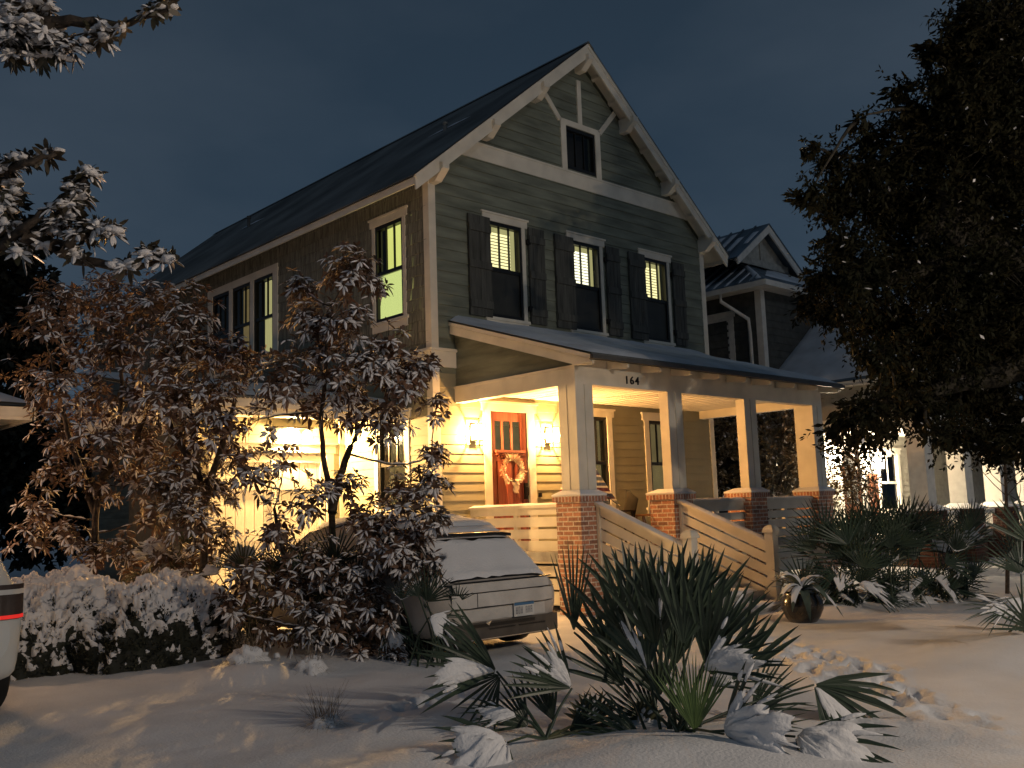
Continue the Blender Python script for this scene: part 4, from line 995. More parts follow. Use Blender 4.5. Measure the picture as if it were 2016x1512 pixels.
for s in (-1,):
    P = []
    for y in np.linspace(1.25, 3.0, 10): P.append([(cx_+s*(I(4, y)*.955+.018), yr_+y, gz_+I(3, y)+.06), (cx_+s*(I(6, y)*1.045+.022), yr_+y, gz_+I(5, y)-.16)])
    mb.grid([r[::-1] for r in P])
mb.build('frost', FROST, t)

VAN = [(0.0, .40, .72, .80, .80, 1.02, .70), (.06, .34, .86, .98, .90, 1.10, .74), (.18, .30, .91, 1.02, .94, 1.30, .74), (.40, .30, .93, 1.04, .955, 1.62, .70), (.7, .30, .93, 1.05, .96, 1.70, .69), (1.6, .30, .93, 1.05, .96, 1.74, .69),
       (2.8, .30, .93, 1.05, .955, 1.72, .67), (3.5, .30, .93, 1.05, .95, 1.2, .74), (4.3, .30, .92, 1.0, .93, 1.06, .75), (4.7, .36, .80, .8, .84, .86, .64)]
q = onz(-.06, 22, 1395)
vx, vy = q[0]-1.02, q[1]-.70
t, I, top, patch = car('white_suv', 'white SUV with a red tail light parked beside the snowy hedge', vx, vy, -.06, VAN, CARW)
mb = MB()
for x0, x1, y0, y1 in ((.70, .90, .02, .12),):
    pass
def tl(nm, m, z0, z1, par, off=.03):
    P = []
    for zz in (z0, z1): P.append([(vx+a, vy+b-off*.2, -.06+zz) for a, b in ((.62, -.015), (.76, -.012), (.86, .03), (.925, .13))])
    return MB().grid([[(x, y, z) for x, y, z in r] for r in P], True).build(nm, m, par)
tc_ = tl('tail_light', DARKL, .82, 1.10, t); tl('red_lens', REDL, .825, .855, tc_, .06); tl('bright_lens', PLATE, 1.02, 1.06, tc_, .06)
patch('roof_snow', SNOW, .42, 2.8, -.95, .95, .06, 14, 10)
patch('rear_window', CARK, .12, .40, -.9, .9, .006)

# ------------------------------------------------------------------ trees with leaf rosettes
def leaf(mb, b, d, up, L_, w, droop, sn=None, so=.007, scov=.86):
    b = np.array(b, float); d = nrm(d); s = np.cross(d, up); ns = np.linalg.norm(s)
    s = s/ns if ns > 1e-3 else np.array((1., 0, 0)); n = np.cross(s, d)
    if n[2] < 0: n = -n; s = -s
    g = np.array((0, 0, -1.)); p1 = b+d*L_*.38+g*droop*L_*.10; p2 = b+d*L_*.74+g*droop*L_*.36; p3 = b+d*L_+g*droop*L_*.72
    a1, c1, a2, c2 = p1-s*w, p1+s*w, p2-s*w*.78, p2+s*w*.78
    mb.poly([b, c1, a1], True); mb.poly([a1, c1, c2, a2], True); mb.poly([a2, c2, p3], True)
    if sn is not None:
        o = n*so; q = scov; m1 = (a1+c1)/2+o*1.6; m2 = (a2+c2)/2+o*1.4; e = p2+(p3-p2)*.75+o*.3
        A1, C1, A2, C2 = p1-s*w*q+o*.4, p1+s*w*q+o*.4, p2-s*w*.78*q+o*.4, p2+s*w*.78*q+o*.4; bb = b+d*L_*.06+o
        sn.poly([bb, C1, m1], True); sn.poly([bb, m1, A1], True); sn.poly([m1, C1, C2, m2], True); sn.poly([A1, m1, m2, A2], True); sn.poly([m2, C2, e], True); sn.poly([A2, m2, e], True)
def rosette(lm, sm, pos, ax, n, L_, w, droop, snow):
    ax = nrm(ax); a = np.array((1., 0, 0)) if abs(ax[0]) < .8 else np.array((0, 1., 0)); u = nrm(np.cross(ax, a)); v = np.cross(ax, u); ph = random.uniform(0, 6.28)
    for k in range(n):
        th = ph+2.4*k+random.uniform(-.3, .3); el = random.uniform(-.25, .55)+(.5 if k > n-3 else 0)
        d = (u*math.cos(th)+v*math.sin(th))*math.cos(el)+ax*math.sin(el); l = L_*random.uniform(.7, 1.12)
        up = d[2] < .55 and random.random() < snow
        leaf(lm, np.array(pos)+d*.012, d, ax, l, w*random.uniform(.8, 1.15), droop*random.uniform(.5, 1.3), sm if up else None)
def limb(mb, p, q, r0, r1, bend=.12, n=5, sag=0.):
    p, q = np.array(p, float), np.array(q, float); d = q-p; l = np.linalg.norm(d)+1e-6; o = np.array([random.uniform(-1, 1) for _ in range(3)])*l*bend
    pts = []
    for i in range(n+1):
        t = i/n; pts.append(p+d*t+o*math.sin(math.pi*t)+np.array((0, 0, -sag*l*math.sin(math.pi*t)))+np.array([random.uniform(-1, 1) for _ in range(3)])*l*.012*(0 < i < n))
    mb.tube(pts, [r0+(r1-r0)*i/n for i in range(n+1)], 5, False); return pts
def rose_tree(name, label, base, stems, blobs, dep, L_=.12, w=.0185, nl=9, leafm=LEAFB, barkm=BARK, snow=.75, droop=.45, r0=.055, spread=.7, group=None, cat='tree', out=.55, dens=4.2, clump=0):
    """stems: list of px polylines; blobs (u,v,rpx,count[,ddepth]) around distance dep"""
    t = thing(name, label, cat, tuple(base), group); tr, lm, sm = MB(), MB(), MB(); nodes = []
    for stem in stems:
        pts = [np.array(p) if len(p) == 3 else at(dep+random.uniform(-.15, .15), *p) for p in stem]; m = []
        for a, b in zip(pts[:-1], pts[1:]):
            for k in range(4): m.append(a+(b-a)*k/4+np.array([random.uniform(-.012, .012) for _ in range(3)])*(k > 0))
        m.append(pts[-1]); N = len(m); tr.tube(m, [r0*(1-.75*i/N) for i in range(N)], 7, False); nodes += m[N//5:]
    for B in blobs:
        u, v, rp, c = B[:4]; c = int(c*dens+.5); dd = B[4] if len(B) > 4 else random.uniform(-spread, spread); C_ = at(dep+dd, u, v); rr = 1.25*rp*(dep+dd)/FPX
        nn = [n for n in nodes if n[2] < C_[2]+.1] or nodes
        k = min(nn, key=lambda n: np.linalg.norm(n-C_)+.3*max(0, n[2]-C_[2]+.25)); ln = np.linalg.norm(C_-k)
        pts = limb(tr, k, C_, min(.015, .006+.008*ln), .005, .10, 5, .05); loc = pts[2:]; nodes += pts[2:]
        for p0, p1 in zip(pts[:-1], pts[1:]):
            if abs(p1[2]-p0[2]) < .75*np.linalg.norm(p1-p0) and random.random() < snow: o = np.array((0, 0, .012)); sm.tube([p0+o*.6, (p0+p1)/2+o*1.3, p1+o*.6], [.004, .011, .004], 5, False)
        for j in range(c):
            o = nrm([random.gauss(0, 1), random.gauss(0, 1), random.gauss(0, 1)])*rr*random.uniform(.25, 1.05); p = C_+o
            s = min(loc, key=lambda n: np.linalg.norm(n-p)); e = limb(tr, s, p, .004, .0022, .12, 3)
            ax = nrm(nrm(p-C_)*out+np.array((0, 0, .65))+nrm(p-s)*.3); rosette(lm, sm, p, ax, nl+random.randint(-2, 2), L_, w, droop, snow)
            if random.random() < clump:
                for _ in range(2): sm.blob(p+np.array((random.gauss(0, .025), random.gauss(0, .025), .012)), random.uniform(.022, .055), random.uniform(.022, .05), random.uniform(.014, .03), 8, 5, .3)
            if random.random() < .35: q_ = e[2]; rosette(lm, sm, q_, ax, 4, L_*.8, w, droop, snow)
    tr.build('trunk', barkm, t); cr = lm.build('crown', leafm, t); sm.build('foliage_snow', SNOWL, cr); return t  # the mesh under the crown is only the snow on leaves and limbs
bc = onz(-.08, 640, 1290); dc = float((bc-CAM)@FW)
rose_tree('magnolia_tree', 'slender magnolia in front of the lit garage, snow on its brown leaves', bc,
 [[tuple(bc), (648, 1180), (655, 1080), (652, 1000), (640, 920), (632, 820), (642, 700), (655, 600)], [(654, 1010), (668, 940), (690, 880), (720, 820), (770, 790)], [tuple(bc), (610, 1190), (560, 1100), (540, 1000)], [tuple(bc), (690, 1200), (740, 1120), (770, 1060)]],
 [(690, 535, 48, 14), (735, 560, 22, 5), (590, 565, 28, 6), (615, 625, 45, 10), (690, 635, 45, 9), (640, 690, 55, 13), (560, 740, 55, 13), (720, 715, 50, 11), (785, 750, 50, 14), (830, 720, 30, 7), (690, 790, 55, 10), (600, 795, 40, 6), (510, 825, 40, 4), (765, 830, 40, 6),
  (850, 895, 22, 4), (852, 950, 32, 9), (785, 965, 45, 7), (560, 915, 45, 6), (485, 930, 45, 6), (610, 985, 45, 6), (720, 1010, 35, 5), (820, 1050, 28, 4), (545, 1040, 50, 8), (620, 1115, 55, 9, -.5), (700, 1130, 55, 11, -.5), (770, 1095, 45, 10, -.5), (560, 1160, 45, 8, -.6), (485, 1135, 45, 7, -.6),
  (650, 1205, 55, 9, -.8), (735, 1190, 45, 8, -.8), (772, 1290, 18, 3, -.9), (700, 1285, 35, 4, -.8), (600, 1235, 40, 6, -.8), (520, 1220, 40, 5, -.7), (455, 1195, 30, 4, -.7), (800, 1010, 40, 6, -.7), (850, 1020, 26, 4, -.8), (790, 1090, 45, 7, -.9), (740, 1050, 45, 7, -.6), (830, 1120, 36, 5, -1.0), (760, 680, 40, 7), (660, 740, 45, 8), (860, 800, 22, 4), (680, 960, 35, 5)], dc, L_=.122, dens=3.4, group='magnolias before the garage')
dl = float((onz(-.08, 200, 1320)-CAM)@FW)+2.3; bl = at(dl, 185, 1165); bl[2] = gh(bl[0], bl[1]); bm = at(dl-.9, 405, 1175); bm[2] = gh(bm[0], bm[1])
rose_tree('magnolia_tree', 'wide brown leaved magnolia directly behind the snow blanketed hedge mound', bl,
 [[tuple(bl), (183, 1100), (190, 1000), (210, 900), (240, 800), (235, 700), (215, 600)], [(188, 1010), (150, 900), (120, 800), (100, 700)], [(200, 940), (270, 860), (300, 790)]],
 [(300, 600, 55, 11), (230, 575, 55, 11), (165, 590, 55, 9), (110, 580, 45, 6), (90, 640, 55, 6), (160, 680, 65, 10), (240, 680, 65, 12), (260, 780, 65, 11), (180, 780, 65, 10), (110, 760, 55, 8), (60, 735, 40, 4), (120, 850, 60, 8), (200, 870, 60, 10), (280, 870, 55, 10), (270, 945, 45, 6), (190, 950, 45, 6),
  (110, 930, 45, 5), (75, 1000, 35, 4), (60, 1060, 35, 4), (140, 1050, 35, 5), (185, 1095, 30, 5), (240, 1080, 30, 4), (300, 1020, 30, 4), (265, 1110, 25, 3)], dl, L_=.125, snow=.6, group='magnolias before the garage')
rose_tree('magnolia_tree', 'twiggy magnolia between the hedge and the dark triple window', bm,
 [[tuple(bm), (402, 1080), (395, 950), (380, 850), (365, 740), (350, 640)], [(398, 1000), (430, 900), (460, 800), (470, 720)], [(390, 930), (340, 850), (310, 760)]],
 [(365, 625, 55, 13), (330, 700, 65, 14), (400, 690, 45, 11), (425, 760, 55, 11), (345, 790, 60, 12), (380, 850, 55, 11), (440, 830, 45, 8), (350, 935, 55, 10), (375, 1015, 50, 9), (420, 960, 45, 9), (430, 1055, 40, 7), (330, 1095, 40, 6), (475, 700, 40, 8), (455, 895, 40, 7), (310, 960, 40, 5), (395, 1110, 40, 5)], dl-.9, L_=.12, snow=.65, group='magnolias before the garage')
# big magnolia whose trunk stands out of view at the left; its boughs hang into the picture
bt = onz(-.08, -420, 1560); dt = 6.6
rose_tree('overhanging_magnolia', 'dark magnolia boughs thick with snow hanging against the sky', bt,
 [[tuple(bt), (-330, 1000), (-300, 600), (-260, 200), (-200, -100)], [(-290, 620), (-150, 520), (0, 488), (60, 440), (110, 400), (170, 350)], [(40, 462), (100, 482), (140, 480), (185, 445), (235, 462)], [(110, 484), (150, 512), (240, 525), (330, 515)],
  [(-260, 240), (-100, 120), (20, 50), (100, 60)], [(60, 50), (140, 40), (230, 50), (330, 20)], [(-280, 420), (-120, 370), (0, 340), (50, 320), (110, 302)]],
 [(15, 30, 60, 15, 0), (75, 40, 50, 12, 0), (100, 90, 35, 7, 0), (40, 88, 38, 8, 0), (140, 95, 22, 4, 0), (20, 100, 20, 4, 0), (192, 62, 14, 2, 0), (210, 80, 12, 2, 0), (245, 58, 8, 1, 0), (300, 28, 12, 2, 0), (328, 10, 12, 2, 0), (10, 335, 28, 8, 0), (40, 312, 16, 3, 0), (90, 303, 10, 2, 0), (5, 400, 28, 7, 0),
  (172, 345, 13, 4, 0), (150, 378, 17, 5, 0), (132, 412, 20, 6, 0), (112, 448, 20, 6, 0), (72, 468, 16, 4, 0), (165, 462, 18, 5, 0), (192, 442, 12, 3, 0), (218, 458, 12, 3, 0), (150, 502, 14, 3, 0), (252, 522, 10, 2, 0), (290, 503, 10, 2, 0), (322, 506, 14, 3, 0), (35, 490, 16, 3, 0), (20, 450, 14, 3, 0)],
 dt, L_=.105, w=.019, nl=8, leafm=LEAFM, snow=.92, droop=.25, r0=.05, out=.35, dens=1.8, clump=.75)

# ------------------------------------------------------------------ small leaved trees
def spray_tree(name, label, base, stems, blobs, dep, leafm, barkm, L_=.085, w=.017, per=12, r0=.16, snow=.06, cat='tree', group=None, spread=1., hang=.5, trunk='trunk', inner=0.):
    t = thing(name, label, cat, tuple(base), group); tr, lm, sm = MB(), MB(), MB(); nodes = []
    for stem in stems:
        pts = [np.array(p) if len(p) == 3 else at(dep, *p) for p in stem]; m = []
        for a, b in zip(pts[:-1], pts[1:]):
            for k in range(3): m.append(a+(b-a)*k/3+np.array([random.uniform(-.03, .03) for _ in range(3)])*(k > 0))
        m.append(pts[-1]); N = len(m); tr.tube(m, [r0*(1-.8*i/N) for i in range(N)], 7, False); nodes += m[1:]
    for B in blobs:
        u, v, rp, c = B[:4]; dd = B[4] if len(B) > 4 else random.uniform(-spread, spread); C_ = at(dep+dd, u, v); rr = rp*dep/FPX
        k = min(nodes, key=lambda n: np.linalg.norm(n-C_)); pts = limb(tr, k, C_, .03, .008, .1); nodes.append(C_)
        for j in range(c):
            p = C_+nrm([random.gauss(0, 1), random.gauss(0, 1), random.gauss(0, .9)])*rr*random.random()**.45; d = nrm(nrm(p-C_)+np.array((random.uniform(-.5, .5), random.uniform(-.5, .5), -hang))); Ls = random.uniform(.18, .34)
            if random.random() < .25: tr.tube([C_, (C_+p)/2+np.array((0, 0, .04)), p], [.006, .004, .003], 4, False)
            for q in range(per):
                b = p+d*Ls*q/per+np.array([random.uniform(-.03, .03) for _ in range(3)]); e = nrm(d*.5+np.array([random.uniform(-1, 1) for _ in range(3)])+np.array((0, 0, -hang*.6))); s = nrm(np.cross(e, [random.uniform(-1, 1), random.uniform(-1, 1), 1.])); l = L_*random.uniform(.7, 1.2)
                lm.poly([b, b+e*l*.5+s*w, b+e*l, b+e*l*.5-s*w])
                if random.random() < snow: h = np.array((0, 0, .006)); sm.poly([b+h, b+e*l*.5+s*w+h, b+e*l+h, b+e*l*.5-s*w+h])
        for j in range(int(c*inner)):
            p = C_+nrm([random.gauss(0, 1), random.gauss(0, 1), random.gauss(0, .9)])*rr*.72*random.random()**.5+FW*rr*.5; e = nrm([random.uniform(-1, 1), random.uniform(-1, 1), random.uniform(-1.2, .2)]); s = nrm(np.cross(e, [random.uniform(-1, 1), random.uniform(-1, 1), 1.]))
            for q in range(4):
                b = p+np.array([random.uniform(-.07, .07) for _ in range(3)]); lm.poly([b, b+e*.09+s*.035, b+e*.18, b+e*.09-s*.035])
    tr.build(trunk, barkm, t); cr = lm.build('crown', leafm, t); sm.build('foliage_snow', SNOWL, cr); return t  # last mesh: thin snow on single leaves, no foliage in it
dr = 12.6; bo = at(dr, 2120, 1120); bo[2] = -.1
OAK = [(1975, 40, 110), (1905, 50, 55), (1960, 150, 110), (1880, 160, 60), (1845, 95, 34), (1900, 235, 80), (1800, 215, 48), (1775, 175, 22), (1960, 290, 120), (1820, 290, 80), (1720, 265, 36), (1690, 235, 14), (1720, 330, 70), (1640, 310, 36), (1598, 290, 18), (1595, 380, 28), (1660, 390, 60), (1760, 400, 90), (1860, 400, 100), (1960, 430, 110),
       (1660, 480, 55), (1625, 545, 40), (1598, 590, 26), (1700, 540, 75), (1790, 510, 90), (1880, 540, 100), (1970, 560, 100), (1640, 615, 36), (1700, 625, 60), (1780, 630, 80), (1870, 660, 90), (1960, 680, 90), (1740, 695, 50), (1800, 725, 60), (1700, 690, 26), (1890, 760, 75), (1970, 790, 80), (1770, 775, 42), (1820, 800, 45), (1720, 800, 38),
       (1670, 822, 32), (1640, 845, 22), (1700, 860, 28), (1745, 845, 26), (1650, 880, 14), (1900, 850, 50), (1975, 870, 60), (1850, 850, 24), (2040, 300, 130), (2040, 600, 130), (2030, 100, 120), (2050, 850, 90), (2140, 200, 150), (2150, 420, 150), (2140, 640, 150), (2250, 320, 140), (2250, 560, 140), (2130, 0, 130)]
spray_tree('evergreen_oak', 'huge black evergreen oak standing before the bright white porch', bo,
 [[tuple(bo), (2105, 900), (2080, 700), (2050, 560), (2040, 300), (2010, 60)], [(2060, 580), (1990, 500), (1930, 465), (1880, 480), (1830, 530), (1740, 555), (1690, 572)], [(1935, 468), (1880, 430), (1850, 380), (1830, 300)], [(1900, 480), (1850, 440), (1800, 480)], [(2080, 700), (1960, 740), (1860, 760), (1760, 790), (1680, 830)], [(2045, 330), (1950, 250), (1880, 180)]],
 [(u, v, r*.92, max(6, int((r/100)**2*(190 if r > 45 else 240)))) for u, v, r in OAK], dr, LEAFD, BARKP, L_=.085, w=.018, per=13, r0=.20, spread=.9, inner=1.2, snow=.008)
# evergreen between the houses, behind the porch
dh = 24.6; bh = at(dh, 1500, 1010); bh[2] = -.1
spray_tree('camellia_bush', 'tall leafy evergreen bush seen between the porch columns', bh, [[tuple(bh), (1490, 950), (1470, 880), (1450, 840)], [tuple(bh), (1540, 930), (1560, 860)]],
 [(u, v, 38, 52) for u, v in ((1425, 845), (1425, 900), (1425, 950), (1470, 830), (1480, 880), (1480, 930), (1490, 970), (1530, 835), (1535, 880), (1540, 930), (1550, 965), (1585, 845), (1590, 900), (1595, 950), (1440, 800), (1500, 800), (1560, 805))], dh, LEAFC, BARK, L_=.11, w=.034, per=8, r0=.06, snow=.10, cat='bush', spread=.5, hang=.3, trunk='stem')
ds = 21.5; bs_ = at(ds, 1675, 1010); bs_[2] = -.1
spray_tree('porch_shrub', 'rounded dark shrub standing before the neighbour porch door', bs_, [[tuple(bs_), (1675, 940)]], [(u, v, 24, 34) for u, v in ((1660, 905), (1690, 910), (1650, 935), (1685, 940), (1705, 945), (1665, 965), (1695, 975), (1645, 970))], ds, LEAFC, BARK, L_=.09, w=.025, per=7, r0=.04, cat='shrub', spread=.25, hang=.2, trunk='stem')
dk = 30.; bk = at(dk, -30, 1060); bk[2] = -.1
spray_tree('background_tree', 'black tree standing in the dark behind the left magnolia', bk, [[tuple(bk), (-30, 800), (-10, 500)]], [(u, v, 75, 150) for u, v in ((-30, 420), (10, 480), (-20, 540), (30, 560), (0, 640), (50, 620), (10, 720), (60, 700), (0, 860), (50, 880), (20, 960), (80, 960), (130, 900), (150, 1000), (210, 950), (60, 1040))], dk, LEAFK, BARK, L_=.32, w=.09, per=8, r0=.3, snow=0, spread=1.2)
# bare sapling on the right
dsn = 15.5; b0 = at(dsn, 1985, 1190); b0[2] = -.1
t = thing('bare_sapling', 'thin dark leafless sapling before the neighbour columns', 'sapling', tuple(b0)); mb = MB()
P0 = [b0]+[at(dsn, *p) for p in ((1984, 1050), (1980, 950), (1976, 850), (1978, 760))]; mb.tube(P0, [.035, .03, .025, .018, .01], 6, False)
for _ in range(42):
    s = P0[random.randint(1, 3)]+np.array((0, 0, random.uniform(-.3, .5))); e = s+np.array((random.uniform(-1, 1)*.9, random.uniform(-.4, .4), random.uniform(-.1, .8))); limb(mb, s, e, .009, .003, .2, 4)
mb.build('stem', BARK, t)
# ------------------------------------------------------------------ fan palms
def fan(lm, sm, hub, axis, nrm_, Rr, spread, n, droop=.15, snow=0., fuse=.36, wk=1., srad=.62, sspan=(0, 1), cup=.15):
    hub = np.array(hub, float); ax = nrm(axis); nn = np.array(nrm_, float); nn = nrm(nn-ax*np.dot(nn, ax)); sd = np.cross(nn, ax); g = np.array((0, 0, -1.)); rays = []
    for k in range(n):
        f = (k+.5)/n; a = (f-.5)*spread+random.uniform(-.02, .02); d = ax*math.cos(a)+sd*math.sin(a)+nn*cup*abs(math.sin(a*.8)); d = nrm(d); L_ = Rr*(.70+.30*math.cos(a*.55))*random.uniform(.88, 1.06); dr = droop*random.uniform(.6, 1.5)*(2.2 if random.random() < .1 else 1)
        s = nrm(np.cross(nn, d)); wb = Rr*fuse*math.tan(spread/n/2)*1.05*wk; nu = np.cross(d, s); nu = nu if np.dot(nu, nn) > 0 else -nu
        tw = random.uniform(-.25, .25); s = nrm(s+nu*tw)
        C_ = lambda t, d=d, L_=L_, dr=dr: hub+d*(L_*t)+g*(dr*L_*t*t); P_ = [C_(t) for t in (.03, fuse*.9, .68, .90, 1.)]; ws = [.002, wb, wb*.92, wb*.38, .0]; fold = [0, .45, .55, .6, 0]
        lf = [P_[i]-s*ws[i]+nu*ws[i]*fold[i] for i in range(5)]; rt = [P_[i]+s*ws[i]+nu*ws[i]*fold[i] for i in range(5)]
        for i in range(4):
            lm.poly([lf[i], P_[i], P_[i+1], lf[i+1]], True); lm.poly([P_[i], rt[i], rt[i+1], P_[i+1]], True)
        rays.append((C_, s, nu, wb, f))
    if snow > 0:
        up = nn if nn[2] > -.2 else -nn; sel = [r for r in rays if sspan[0] <= r[4] <= sspan[1]]; m = len(sel); sd_ = random.uniform(0, 50)
        if m > 2:
            S_, Q = 3, 10; N = (m-1)*S_+1; rows = []
            for i in range(N):
                a = i/S_; k = min(int(a), m-2); w = a-k; x = i/(N-1)
                e = max(0, math.sin(math.pi*min(1, max(0, x))))**.45; ext = srad*(.82+.45*fbm(x*2.2+sd_, 1.7)+.25*fbm(x*7+sd_, 4))*(.55+.45*e); ext = max(.15, min(.97, ext)); row = []
                on = abs(w-.5)*2                      # 1 on a blade, 0 between two
                for q in range(Q):
                    t = .02+(ext*(1-.10*(1-on))-.02)*q/(Q-1); p = sel[k][0](t)*(1-w)+sel[k+1][0](t)*w
                    h = snow*e*(math.sin(math.pi*(.08+.92*q/(Q-1)))**.55)*(1+.55*fbm(x*5+sd_, q*.35)+.3*fbm(x*14, q*.9, sd_))*(.94+.06*on)
                    if q in (0, Q-1) or i in (0, N-1): h = -.012
                    row.append(p+(up*.65+np.array((0, 0, .5)))*(h+.003))
                rows.append(row)
            sm.grid(rows)
            for (C_, s, nu, wb, f) in sel:
                if random.random() < .5:
                    t0_ = srad*random.uniform(.5, .8); t1 = min(.95, t0_+random.uniform(.15, .4)); rw = []
                    for q in range(6):
                        t = t0_+(t1-t0_)*q/5; b_ = C_(t); g_ = wb*(.95 if t < .66 else .95-1.7*(t-.66)); hh = (.010+snow*.22)*math.sin(math.pi*(.1+.85*q/5)); g_ = max(.003, g_*math.sin(math.pi*(.12+.82*q/5))**.5)
                        rw.append([b_-s*g_+nu*g_*.4, b_-s*g_*.5+up*hh*.9, b_+up*hh+np.array((0, 0, hh*.3)), b_+s*g_*.5+up*hh*.9, b_+s*g_+nu*g_*.4])
                    sm.grid(rw)
def petiole(mb, a, b, r=.009, sag=.08):
    a, b = np.array(a, float), np.array(b, float); mb.tube([a, a+(b-a)*.5+np.array((0, 0, sag)), b], [r*1.3, r, r*.8], 5, False)
def palm(name, label, base, group=None):
    return thing(name, label, 'palm', tuple(base), 'palmettos in the snowy yard')
def imgdir(du, dv, depth=0.):
    return nrm(RT*du-UP*dv+FW*depth*math.hypot(du, dv))
# foreground palmettos: every big frond is a part with its own snow
d1 = 7.0
def frond(par, base, hub, tip, depth, rr, spread, n, droop, snow, toward=0., nup=.4, m=PALM, srad=.62, sspan=(0, 1), wk=1., dd=0., fuse=.36):
    H = at(depth+dd, *hub); ax = imgdir(tip[0]-hub[0], tip[1]-hub[1], toward); nn = -FW*(1-nup)+np.array((0, 0, 1.))*nup
    lm, sm = MB(), MB(); fan(lm, sm, H, ax, nn, rr*(depth+dd)/FPX, spread, n, droop, snow, fuse, wk, srad, sspan); petiole(lm, base, H, .010, .03)
    o = lm.build('frond', m, par); sm.build('foliage_snow', SNOW, o)  # second mesh is just the snow lying on this frond
fb = onz(-.08, 1330, 1445); p1 = palm('palmetto', 'big dark upright palmetto in the foreground hiding the front steps', fb)
up_list = [((1235, 1290), (1190, 1090), 205, 1.5, 16), ((1290, 1300), (1260, 1075), 215, 1.4, 16), ((1345, 1300), (1365, 1060), 225, 1.5, 18), ((1300, 1250), (1300, 1085), 175, 1.8, 18), ((1390, 1320), (1430, 1110), 200, 1.4, 15), ((1250, 1240), (1215, 1085), 165, 1.7, 16), ((1370, 1260), (1400, 1080), 175, 1.6, 16),
           ((1330, 1340), (1320, 1120), 210, 1.7, 18), ((1410, 1290), (1475, 1165), 150, 1.5, 15), ((1200, 1320), (1150, 1140), 180, 1.3, 13), ((1275, 1350), (1215, 1180), 175, 1.9, 18), ((1400, 1360), (1440, 1190), 175, 1.7, 17), ((1340, 1230), (1350, 1075), 150, 1.9, 17), ((1230, 1380), (1130, 1270), 150, 1.6, 14), ((1440, 1370), (1540, 1230), 185, 1.2, 12), ((1300, 1400), (1250, 1250), 150, 2.0, 18)]
for k, (h, tp, rr, sp, n) in enumerate(up_list):
    h = (h[0], h[1]-28); tp = (tp[0], tp[1]-35)
    frond(p1, fb+np.array([random.uniform(-.15, .15), random.uniform(-.15, .15), 0]), h, tp, d1, rr, sp*.72, int(n*.55), .05, .018 if k in (0, 3, 8, 10) else 0, random.uniform(-.45, .45), random.uniform(.05, .35), srad=.55, sspan=(.3, .7), dd=random.uniform(-.45, .5), wk=1.35, fuse=.30)
frond(p1, fb, (1368, 1440), (1360, 1290), d1-.5, 155, 1.25, 24, .02, 0, .0, .1, m=PALMY, wk=.9, fuse=.5)
frond(p1, fb, (1130, 1245), (1128, 1075), d1, 178, .62, 9, .0, 0, .1, .1, dd=.1)
frond(p1, fb, (1385, 1320), (1490, 1225), d1-.45, 185, 1.2, 12, .12, .06, -.4, .3, srad=.85, wk=1.2)
frond(p1, fb, (1425, 1445), (1520, 1370), d1-.8, 185, 1.7, 14, .12, .085, -.6, .35, srad=.95, wk=1.2)
frond(p1, fb, (1400, 1350), (1500, 1290), d1, 150, 1.5, 16, .2, .03, .1, .6, srad=.6)
frond(p1, fb, (1602, 1348), (1740, 1440), d1+.1, 185, 1.9, 15, .16, .022, -.2, .35, srad=.72, sspan=(.10, .52), wk=1.25)
frond(p1, fb, (1440, 1455), (1600, 1440), d1-.5, 170, 1.3, 14, .12, .02, -.2, .5, srad=.5)
frond(p1, fb, (1565, 1450), (1680, 1490), d1-.95, 200, 1.9, 15, .14, .08, -.7, .4, srad=.9, wk=1.2)
frond(p1, fb, (1390, 1490), (1420, 1580), d1-.7, 150, 2.2, 18, .2, 0, -.2, .3)
frond(p1, fb, (1270, 1460), (1120, 1400), d1-.2, 165, 1.2, 12, .1, 0, .1, .4)
frond(p1, fb, (1290, 1430), (1210, 1330), d1+.2, 150, 1.5, 14, .05, .0, .2, .2)
frond(p1, fb, (1330, 1480), (1300, 1600), d1-.4, 130, 2.0, 14, .1, .0, .1, .4, m=PALMO)
frond(p1, fb, (1480, 1400), (1560, 1330), d1, 140, 1.3, 14, .12, .0, .2, .4)
fb2 = onz(-.08, 1075, 1455); p2 = palm('palmetto', 'low spreading palmetto in the foreground, snow lying along its left pointing fans', fb2)
frond(p2, fb2, (978, 1322), (840, 1255), d1+.1, 175, 1.45, 14, .10, .04, -.3, .3, srad=.80, sspan=(.45, .9), wk=1.25)
frond(p2, fb2, (985, 1330), (905, 1395), d1+.1, 120, 1.9, 10, .06, 0, .1, .3, wk=.7)
frond(p2, fb2, (1126, 1355), (1035, 1270), d1-.1, 165, 1.3, 12, .06, .035, -.3, .3, srad=.72, sspan=(.0, .65), wk=1.25)
frond(p2, fb2, (1018, 1408), (900, 1405), d1-.2, 120, 1.1, 12, .10, .02, .1, .6, srad=.6)
frond(p2, fb2, (1000, 1462), (900, 1500), d1-.8, 165, 2.3, 16, .14, .08, -.7, .4, srad=.95, wk=1.2)
frond(p2, fb2, (1165, 1425), (1160, 1390), d1+.2, 70, 2.2, 12, .02, .012, .1, .3, m=PALMO, wk=1.4, fuse=.5)
frond(p2, fb2, (1255, 1425), (1290, 1400), d1+.1, 60, 2.0, 10, .02, .02, .1, .3, m=PALMO, wk=1.4, fuse=.5)
frond(p2, fb2, (1040, 1430), (985, 1385), d1, 110, 1.6, 12, .05, 0, .1, .4)
frond(p2, fb2, (1090, 1420), (1060, 1340), d1+.1, 130, 1.0, 9, .02, 0, .1, .2)
frond(p2, fb2, (1120, 1440), (1200, 1400), d1, 110, 1.4, 10, .05, 0, 0, .3)
